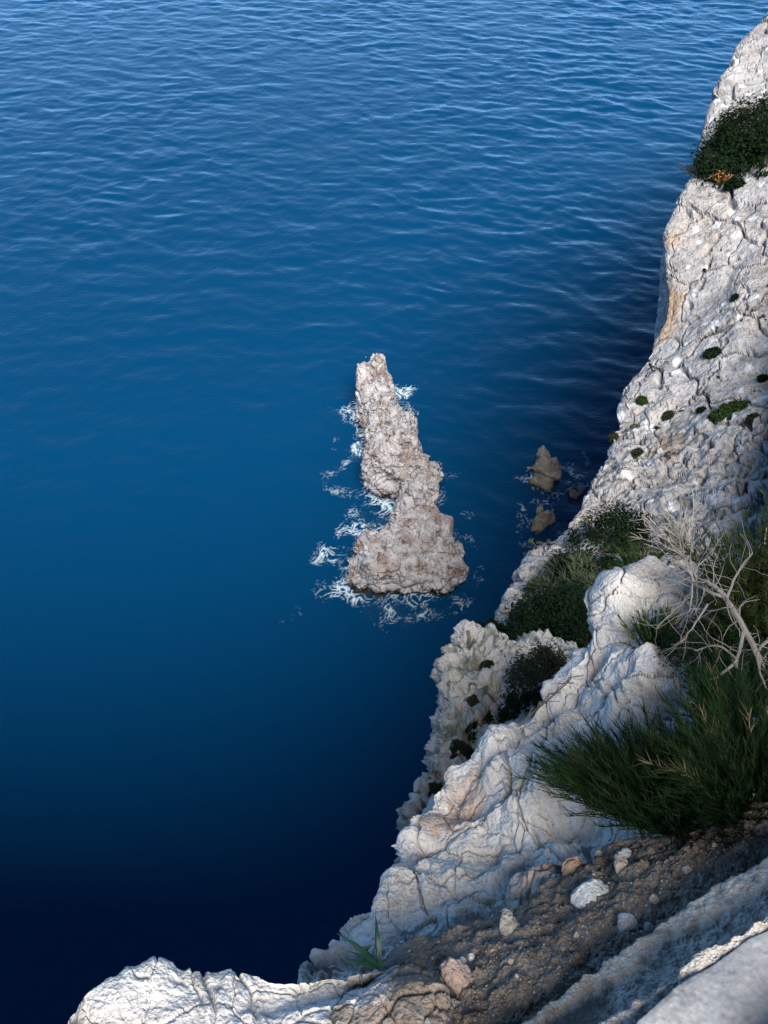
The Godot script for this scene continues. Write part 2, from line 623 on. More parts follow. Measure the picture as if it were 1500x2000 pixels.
func fine_islet(p: Vector3) -> float:
	var w := warp(p, 2.0, 0.15)
	var busy := clampf(0.5 + 1.6 * na.get_noise_3dv(p * 0.45 + Vector3(0, 50, 0)), 0.0, 1.0)
	var d := lerpf(0.06, 0.13, busy) * knobs(w * 2.0) + 0.10 * chips(w * Vector3(1.3, 0.9, 1.3))
	d -= 0.40 * cracks(w * Vector3(0.7, 0.45, 0.7), 13.0)
	return d - lerpf(0.12, 0.24, busy) * cracks(w * 1.35, 10.0) + 0.02 * na.get_noise_3dv(p * 5.0)

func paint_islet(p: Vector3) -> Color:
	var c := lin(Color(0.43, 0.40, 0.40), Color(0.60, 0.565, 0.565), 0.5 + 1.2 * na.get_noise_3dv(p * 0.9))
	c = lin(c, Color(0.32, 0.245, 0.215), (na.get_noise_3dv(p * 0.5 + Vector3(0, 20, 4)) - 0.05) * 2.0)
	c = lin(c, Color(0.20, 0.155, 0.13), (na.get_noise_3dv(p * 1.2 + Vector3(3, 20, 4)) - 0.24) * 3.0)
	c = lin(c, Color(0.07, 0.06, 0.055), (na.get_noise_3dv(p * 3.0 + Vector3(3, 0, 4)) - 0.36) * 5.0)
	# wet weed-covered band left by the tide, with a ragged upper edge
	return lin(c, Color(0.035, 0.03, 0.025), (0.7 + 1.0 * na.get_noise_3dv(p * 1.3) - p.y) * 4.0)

const ISLET = [
	[Vector3(-0.85, 1.6, -61.4), Vector3(1.3, 2.9, 2.1), 0.0], [Vector3(-1.35, 3.6, -62.3), Vector3(0.62, 1.3, 0.9), 0.0], [Vector3(-0.5, 3.7, -62.0), Vector3(0.55, 1.4, 0.9), 0.2],
	[Vector3(-0.1, 1.7, -58.4), Vector3(1.25, 2.3, 2.3), 0.1], [Vector3(0.7, 1.9, -53.4), Vector3(2.0, 2.6, 2.7), 0.25], [Vector3(1.3, 1.7, -56.0), Vector3(1.3, 2.2, 2.2), 0.2],
	[Vector3(2.6, 1.5, -50.4), Vector3(1.35, 2.1, 2.6), 0.1], [Vector3(2.2, 1.0, -46.9), Vector3(1.8, 1.8, 2.8), 0.0], [Vector3(1.45, 0.9, -43.9), Vector3(3.5, 2.3, 2.5), 0.0],
	[Vector3(-0.9, 0.4, -43.0), Vector3(1.7, 1.5, 1.4), 0.0], [Vector3(4.2, 0.4, -43.1), Vector3(1.3, 1.7, 1.5), 0.0], [Vector3(-0.2, 0.3, -45.2), Vector3(1.2, 1.2, 1.5), 0.0]]

func build_islet():
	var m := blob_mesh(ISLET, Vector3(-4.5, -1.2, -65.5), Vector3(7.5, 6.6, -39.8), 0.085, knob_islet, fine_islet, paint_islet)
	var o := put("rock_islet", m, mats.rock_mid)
	tag(o, "long knobbly pale limestone islet rising out of the blue sea", "islet")
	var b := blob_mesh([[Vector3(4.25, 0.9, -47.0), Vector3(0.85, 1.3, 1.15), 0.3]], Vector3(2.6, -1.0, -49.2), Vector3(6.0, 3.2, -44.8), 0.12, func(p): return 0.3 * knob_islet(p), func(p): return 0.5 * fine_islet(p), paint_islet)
	put("side_boulder", b, mats.rock_mid, o)

func build_sea_boulders():
	var paint := func(p: Vector3) -> Color:
		var c := lin(Color(0.36, 0.29, 0.215), Color(0.48, 0.41, 0.32), 0.5 + 1.3 * na.get_noise_3dv(p * 1.4))
		return lin(c, Color(0.04, 0.035, 0.03), (0.35 + 0.4 * na.get_noise_3dv(p * 1.3) - p.y) * 5.0)
	var knob := func(p: Vector3) -> float: return 0.15 * na.get_noise_3dv(p * 0.8) + 0.75 * chips(p * Vector3(0.8, 0.5, 0.8))
	var fine := func(p: Vector3) -> float: return 0.12 * chips(p * 2.2) + 0.05 * na.get_noise_3dv(p * 6.0) - 0.1 * cracks(p * 1.1, 14.0)
	var a := blob_mesh([[Vector3(12.75, 0.5, -53.9), Vector3(0.95, 1.6, 1.3), 0.35], [Vector3(12.6, 0.2, -52.9), Vector3(0.55, 0.9, 0.7), 0.0]], Vector3(10.8, -1, -56), Vector3(14.6, 2.8, -50.4), 0.11, knob, fine, paint)
	tag(put("sea_boulder", a, mats.rock_mid), "brown upright boulder standing in the water off the cliff", "boulder", "boulders off the cliff foot")
	a = blob_mesh([[Vector3(12.1, 0.0, -48.7), Vector3(1.15, 0.9, 0.55), -0.5]], Vector3(10.2, -1, -51), Vector3(14.2, 2.0, -47.4), 0.1, knob, fine, paint)
	tag(put("sea_boulder", a, mats.rock_mid), "low half-sunken boulder nearer the cliff than the upright one", "boulder", "boulders off the cliff foot")
	a = blob_mesh([[Vector3(15.0, -0.2, -52.1), Vector3(0.6, 0.6, 0.5), 0.5]], Vector3(13.6, -1, -53.4), Vector3(16.4, 1.2, -50.8), 0.1, knob, fine, paint)
	tag(put("sea_boulder", a, mats.rock_mid), "tiny awash rock in foam against the cliff edge", "boulder", "boulders off the cliff foot")

# ---------------------------------------------------------------- foam
func foam_sheet(called: String, label: String, x0: float, x1: float, z0: float, z1: float, spots: Array, near_islet := false):
	var step := 0.085
	var w := int((x1 - x0) / step) + 1
	var h := int((z1 - z0) / step) + 1
	var p := PackedVector3Array()
	var c := PackedColorArray()
	p.resize(w * h)
	c.resize(w * h)
	for j in h:
		for i in w:
			var x := x0 + i * step
			var z := z0 + j * step
			var dens := 0.0
			var fx := 2.2 * na.get_noise_2d(x * 0.3 + 80.0, z * 0.3)
			var fz := 2.2 * na.get_noise_2d(x * 0.3, z * 0.3 + 80.0)
			for s in spots:
				var q := Vector2((x + fx - s[0]) / s[2], (z + fz - s[1]) / s[3])
				dens = maxf(dens, s[4] * clampf(1.3 - q.length(), 0.0, 0.9))
			if near_islet:
				var out := field(Vector3(x, 0.1, z), ISLET)
				var side := 0.78 if x < 0.1 * (z + 52.0) + 1.2 else 0.30
				dens = maxf(dens * clampf(1.4 - out * 0.22, 0.0, 1.0), side * clampf(1.3 - maxf(out - 0.1, 0.0) * 1.15, 0.0, 1.0))
			var wx := x + 0.6 * ns.get_noise_2d(x * 0.6, z * 0.6)
			var wz := z + 0.6 * ns.get_noise_2d(x * 0.6 + 50.0, z * 0.6)
			var lace := 1.0 - absf(ns.get_noise_2d(wx * 0.8, wz * 0.8)) * 4.5
			lace = maxf(lace, 0.95 - absf(ns.get_noise_2d(wx * 1.7 + 20.0, wz * 1.7)) * 3.6)
			lace = maxf(lace, -0.6)
			var a := clampf((dens * 1.0 - 0.95 + 0.6 * ns.get_noise_2d(x * 0.4, z * 0.4) + 0.85 * lace) * 1.3, 0.0, 1.0) if dens > 0.02 else 0.0
			p[j * w + i] = Vector3(x, wave(x, z) + 0.025, z)
			c[j * w + i] = Color(1, 1, 1, a * 0.85)
	var ix := PackedInt32Array()
	for j in h - 1:
		for i in w - 1:
			var k := j * w + i
			if c[k].a + c[k + 1].a + c[k + w].a + c[k + w + 1].a > 0.03:
				ix.append_array([k, k + 1, k + w, k + 1, k + w + 1, k + w])
	var keep := {}
	var p2 := PackedVector3Array()
	var c2 := PackedColorArray()
	for t in ix.size():
		var k := ix[t]
		if not keep.has(k):
			keep[k] = p2.size()
			p2.append(p[k])
			c2.append(c[k])
		ix[t] = keep[k]
	var n := PackedVector3Array()
	n.resize(p2.size())
	n.fill(Vector3.UP)
	var o := put(called, to_mesh(p2, n, c2, ix), mats.foam)
	tag(o, label, "foam", "", "stuff")

func build_foam():
	foam_sheet("foam", "white lacy surf foam washing round the long islet", -9.0, 8.0, -66.0, -36.0, ISLET_FOAM, true)
	foam_sheet("foam", "thin white surf foam round the boulders off the cliff", 8.5, 18.5, -57.5, -45.0, BOULDER_FOAM)

# ---------------------------------------------------------------- plants
class Leaves:
	var p := PackedVector3Array()
	var n := PackedVector3Array()
	var c := PackedColorArray()
	func tri(a: Vector3, b: Vector3, d: Vector3, col: Color, lift: Vector3):
		var f := (d - a).cross(b - a).normalized()
		if f.dot(lift) < 0:
			f = -f
			var e := b
			b = d
			d = e
		f = (f + lift * 0.5).normalized()
		for v in [a, b, d]:
			p.append(v)
			n.append(f)
			c.append(col)
	func blade(base: Vector3, dir: Vector3, length: float, width: float, droop: float, col: Color):
		var side := dir.cross(Vector3(0.31, 0.2, 0.93)).normalized() * width * 0.5
		var mid := base + dir * length * 0.55 + Vector3(0, -droop * length * 0.25, 0)
		var tip := base + dir * length + Vector3(0, -droop * length, 0)
		var up := (dir + Vector3(0, 1.2, 0.2)).normalized()
		tri(base - side, base + side, mid + side * 0.8, col, up)
		tri(base - side, mid + side * 0.8, mid - side * 0.8, col, up)
		tri(mid - side * 0.8, mid + side * 0.8, tip, col, up)
	func needle(base: Vector3, dir: Vector3, length: float, width: float, col: Color):
		var side := dir.cross(Vector3(0.31, 0.2, 0.93)).normalized() * width * 0.5
		tri(base - side, base + side, base + dir * length, col, (dir + Vector3.UP).normalized())
	func leaf(base: Vector3, dir: Vector3, face: Vector3, length: float, width: float, col: Color):
		var side := dir.cross(face).normalized() * width * 0.5
		var m := base + dir * length * 0.5 + face * length * 0.12
		tri(base, m + side, base + dir * length, col, face)
		tri(base, base + dir * length, m - side, col, face)
	func tube(pts: Array, r0: float, r1: float, col: Color, sides := 5):
		for k in pts.size() - 1:
			var a: Vector3 = pts[k]
			var b: Vector3 = pts[k + 1]
			var d := (b - a).normalized()
			var s := d.cross(Vector3(0.3, 0.1, 0.95)).normalized()
			var t := d.cross(s)
			var ra := lerpf(r0, r1, float(k) / (pts.size() - 1))
			var rb := lerpf(r0, r1, float(k + 1) / (pts.size() - 1))
			for i in sides:
				var u := s * cos(TAU * i / sides) + t * sin(TAU * i / sides)
				var v := s * cos(TAU * (i + 1) / sides) + t * sin(TAU * (i + 1) / sides)
				tri(a + u * ra, a + v * ra, b + u * rb, col, u + v)
				tri(a + v * ra, b + v * rb, b + u * rb, col, u + v)

func leaves_mesh(l: Leaves) -> ArrayMesh:
	return to_mesh(l.p, l.n, l.c, PackedInt32Array())

func ball() -> Vector3:
	var v := Vector3(rng.randf_range(-1, 1), rng.randf_range(-1, 1), rng.randf_range(-1, 1))
	return v if v.length() < 1.0 and v.length() > 0.05 else ball()

func tint(a: Color, b: Color) -> Color:
	var c := a.lerp(b, rng.randf())
	return c * rng.randf_range(0.7, 1.3)

# kind: needle (long fine shoots), fuzz (dense short-needled), leafy (small leaves in clumps), strap (rosettes of narrow leaves), dry (bare grey twigs)
func bush(kind: String, o: Node3D, up: Vector3, r: float, h: float, near: float, dark: Color, pale: Color):
	var l := Leaves.new()
	var s := Leaves.new()
	var lean := (up * 0.6 + Vector3.UP * 0.6).normalized()
	var bas := Basis(Quaternion(Vector3.UP, lean))
	var px := near / 924.0
	var woody := Color(0.10, 0.085, 0.07)
	if kind == "needle" or kind == "fuzz":
		var shoots := clampi(int((r / px) ** 2 * 0.09), 40, 1500)
		for k in shoots:
			var a := rng.randf() * TAU
			var e := sqrt(rng.randf())
			var root := bas * Vector3(cos(a) * r * 0.35 * e, 0, sin(a) * r * 0.35 * e)
			var d := bas * Vector3(cos(a) * e * r * 0.9, h * (1.1 - 0.65 * e), sin(a) * e * r * 0.9)
			var size := d.length() * rng.randf_range(0.5, 1.1)
			d = (d.normalized() + ball() * 0.16).normalized()
			var bend := ball() * size * 0.12 + Vector3(0, -size * 0.08, 0)
			s.tube([root, root + d * size * 0.5, root + d * size * 0.9 + bend], maxf(0.002, px * 0.4), px * 0.3, dark, 3)
			var count := 34 if kind == "needle" else 60
			for i in count:
				var t := rng.randf_range(0.25, 1.0)
				var at := root + d * size * t * 0.92 + bend * t * t
				var nd_ := (d * (1.6 if kind == "needle" else 0.8) + ball()).normalized()
				var len_ := (rng.randf_range(0.10, 0.24) if kind == "needle" else rng.randf_range(0.05, 0.11)) * size
				l.needle(at, nd_, len_, maxf(px * 0.62, 0.0016), tint(dark, pale) if k % 34 else tint(Color(0.06, 0.045, 0.025), Color(0.12, 0.095, 0.06)))
	elif kind == "leafy":
		var clumps := clampi(int((r / px) ** 2 * 0.045), 14, 260)
		var sz := maxf(px * 3.2, r * 0.06)
		var odd := Vector3(rng.randf_range(0.55, 1.25), rng.randf_range(0.6, 1.1), rng.randf_range(0.55, 1.25)) if clumps < 40 else Vector3.ONE
		for k in clumps:
			var q := ball()
			q = q.normalized() * (q.length() ** 0.4)
			q = bas * (odd * Vector3(q.x * r, absf(q.y) * h * 0.9 + 0.05 * h, q.z * r))
			s.tube([Vector3.ZERO, q * 0.5 + ball() * r * 0.08, q], maxf(px * 0.5, r * 0.012), px * 0.3, woody, 3)
			var cr_ := r * rng.randf_range(0.14, 0.34)
			for i in 70:
				var b := ball()
				var f := (b + lean * 0.7 + q.normalized() * 0.5).normalized()
				var dd := f.cross(ball()).normalized()
				l.leaf(q + b * cr_, (dd + f * 0.3).normalized(), f, sz * rng.randf_range(0.7, 1.4), sz * 0.6, tint(dark, pale))
	elif kind == "strap":
		var rosettes := clampi(int((r / px) ** 2 * 0.03), 12, 160)
		for k in rosettes:
			var q := ball()
			q = q.normalized() * (q.length() ** 0.35)
			var out := (bas * Vector3(q.x, absf(q.y) + 0.25, q.z)).normalized()
			q = bas * Vector3(q.x * r, absf(q.y) * h * 0.8, q.z * r)
			s.tube([Vector3.ZERO, q * 0.6, q], r * 0.02, px * 0.6, woody, 4)
			for i in 26:
				var d := (out + ball() * 1.0).normalized()
				l.blade(q, d, r * rng.randf_range(0.22, 0.4), maxf(px * 1.3, r * 0.022), rng.randf_range(0.05, 0.45), tint(dark, pale))
	else:
		for k in 46:
			var d := (lean + ball() * 0.95).normalized()
			var size := h * rng.randf_range(0.6, 1.15)
			var pts := [ball() * r * 0.2]
			for i in 4:
				pts.append(pts[-1] + (d + ball() * 0.4).normalized() * size * 0.25)
			s.tube(pts, maxf(px * 0.7, 0.004), px * 0.35, tint(dark, pale), 4)
			for i in 7:
				var a: Vector3 = pts[rng.randi_range(1, 4)]
				l.blade(a, (d + ball()).normalized(), size * 0.3, px * 0.8, 0.1, tint(dark, pale))
	put("foliage" if kind != "dry" else "twigs", leaves_mesh(l), mats.leaf if kind != "dry" else mats.dry, o)
	put("stems", leaves_mesh(s), mats.dry, o)

func build_plants():
	var tone := {
		"black_green": [Color(0.0035, 0.008, 0.0035), Color(0.010, 0.022, 0.0075)], "green": [Color(0.010, 0.022, 0.006), Color(0.028, 0.052, 0.014)],
		"olive": [Color(0.009, 0.015, 0.005), Color(0.028, 0.040, 0.012)], "grey_green": [Color(0.010, 0.018, 0.009), Color(0.06, 0.072, 0.045)],
		"dull": [Color(0.010, 0.015, 0.009), Color(0.032, 0.036, 0.022)], "dry": [Color(0.13, 0.12, 0.105), Color(0.24, 0.225, 0.20)], "rust": [Color(0.22, 0.09, 0.03), Color(0.38, 0.19, 0.08)]}
	for b in PLANTS:
		var s := snap(b[2], b[3])
		var o := thing(b[1], b[7], b[8], s[0] - s[1] * 0.02, b[9])
		bush(b[0], o, s[1], b[4], b[5], Vector3(0, 50, 0).distance_to(b[3]), tone[b[6]][0], tone[b[6]][1])
	# the leafless shrub
	var o := thing("dead_shrub", "leafless dead shrub with bleached grey branches behind the needle bushes", "shrub", DEAD[0][1][0])
	var origin: Vector3 = DEAD[0][1][0]
	for d in DEAD:
		var l := Leaves.new()
		var pts := []
		var line: Array = d[1]
		for k in line.size() - 1:
			for i in 4:
				pts.append(cr(line[maxi(k - 1, 0)], line[k], line[k + 1], line[mini(k + 2, line.size() - 1)], i / 4.0) - origin + ball() * 0.007)
		pts.append(line[-1] - origin)
		var col := tint(Color(0.12, 0.11, 0.10), Color(0.19, 0.175, 0.165))
		l.tube(pts, d[0], d[0] * 0.45, col, 7)
		for k in range(2, pts.size(), 1):
			for i in 1 + k % 2:
				var t := [pts[k]]
				var dir := ball().normalized()
				for j in 5:
					dir = (dir + ball() * 0.5).normalized()
					t.append(t[-1] + dir * rng.randf_range(0.02, 0.05))
				l.tube(t, d[0] * 0.22, 0.001, col, 4)
		put("branch", leaves_mesh(l), mats.dry, o)
	var tw: Array = TWIG
	o = thing("dry_twig", "dead forked twig leaning over the ledge rim above the gully", "twig", tw[0])
	var l2 := Leaves.new()
	var pts2 := []
	for v in tw:
		pts2.append(v - tw[0])
	l2.tube(pts2, 0.007, 0.004, Color(0.12, 0.10, 0.085), 6)
	for k in 9:
		var a: Vector3 = pts2[0].lerp(pts2[-1], 0.15 + k * 0.1)
		l2.tube([a, a + Vector3(0.03, 0.05, -0.02) + ball() * 0.03, a + Vector3(0.06, 0.12, 0.0) + ball() * 0.06], 0.004, 0.002, Color(0.12, 0.10, 0.085), 5)
	put("stick", leaves_mesh(l2), mats.dry, o)
	# sea squill
	o = thing("squill", "squill with a few dark strap leaves in a rock notch", "plant", SQUILL[0][0])
	for k in SQUILL.size():
		var q: Array = SQUILL[k]
		put("leaf", strap_leaf(q[0] - SQUILL[0][0], q[1] - SQUILL[0][0], q[2]), mats.squill, o)

# One fleshy channelled leaf from a to b, rising then arching.
func strap_leaf(a: Vector3, b: Vector3, width: float) -> ArrayMesh:
	var p := PackedVector3Array()
	var c := PackedColorArray()
	var rows := 14
	var cols := 7
	var side := (b - a).cross(Vector3.UP).normalized()
	for j in rows + 1:
		var t := float(j) / rows
		var mid := a.lerp(b, t) + Vector3(0, 0.16 * sin(PI * t) * a.distance_to(b), 0)
		var w := width * 0.5 * (1.0 - t ** 3.0) * (0.75 + 0.5 * sin(PI * minf(t * 1.3, 1.0)))
		for i in cols:
			var ang := TAU * i / (cols - 1)
			p.append(mid + side * cos(ang) * w + Vector3(0, 0.22 * sin(ang) * w + 0.25 * absf(cos(ang)) * w, 0))
			c.append(Color(0.007, 0.020, 0.016).lerp(Color(0.014, 0.034, 0.027), na.get_noise_3dv(p[-1] * 30.0) + 0.5))
	var n := grid_normals(p, cols, rows + 1)
	return to_mesh(p, n, c, grid_index(cols, rows + 1, false))

# ---------------------------------------------------------------- stones
func stone_mesh(seed_: float, col: Color, w := 22, h := 14) -> ArrayMesh:
	var p := PackedVector3Array()
	var c := PackedColorArray()
	for j in h + 1:
		for i in w + 1:
			var a := PI * j / h
			var b := TAU * (i % w) / w
			var v := Vector3(sin(a) * cos(b), cos(a), sin(a) * sin(b))
			var q := v + Vector3.ONE * seed_ * 7.3
			var r := 0.92 + 0.22 * na.get_noise_3dv(q * 0.7) + 0.16 * nv.get_noise_3dv(q * 1.1)
			r -= 0.10 * nc.get_noise_3dv(q * 2.2)
			p.append(v * r)
			c.append(col * (1.0 + 0.35 * na.get_noise_3dv(q * 2.5)))
	var n := grid_normals(p, w + 1, h + 1)
	for i in n.size():
		n[i] = n[i] if n[i].dot(p[i]) > 0 else -n[i]
		if n[i].length() < 0.5:
			n[i] = p[i].normalized()
	return to_mesh(p, n, c, grid_index(w + 1, h + 1, false))

func build_stones():
	var k := 0
	for s in STONES:
		k += 1
		var at := snap(s[0], s[1])
		var o := put("stone", stone_mesh(k, s[5], 40, 26), mats.rock_near)
		var w: float = s[2]
		var h: float = s[3]
		o.transform = Transform3D(Basis(Vector3.UP, s[4]) * Basis.from_scale(Vector3(w, minf(w, h) * 0.75, h) * 0.52), at[0] + at[1] * minf(w, h) * 0.16)
		tag(o, s[6], "stone", "loose stones on the soil")
	var kinds := [stone_mesh(91, Color(0.42, 0.36, 0.31), 9, 6), stone_mesh(92, Color(0.22, 0.175, 0.14), 9, 6), stone_mesh(93, Color(0.5, 0.47, 0.44), 9, 6)]
	var names := ["tan crumbs scattered over the brown soil", "brown clods scattered over the brown soil", "pale grit scattered over the brown soil"]
	for g in 3:
		var mm := MultiMesh.new()
		mm.transform_format = MultiMesh.TRANSFORM_3D
		mm.mesh = kinds[g]
		mm.instance_count = [700, 1500, 350][g]
		var p: PackedVector3Array = grids["soil"][0]
		for i in mm.instance_count:
			var size := rng.randf_range(0.0015, 0.005) * (1.6 if g == 1 else 1.0) * (2.2 if rng.randf() < 0.06 else 1.0)
			var b := Basis.from_euler(ball() * 3.0) * Basis.from_scale(Vector3(size, size * 0.7, size * rng.randf_range(0.8, 1.4)))
			mm.set_instance_transform(i, Transform3D(b, p[rng.randi_range(0, int(p.size() * 0.88))] + Vector3(0, size * 0.3, 0)))
		var o := MultiMeshInstance3D.new()
		o.name = ["crumbs", "clods", "grit"][g]
		o.multimesh = mm
		o.material_override = mats.soil
		add_child(o)
		tag(o, names[g], "gravel", "", "stuff")

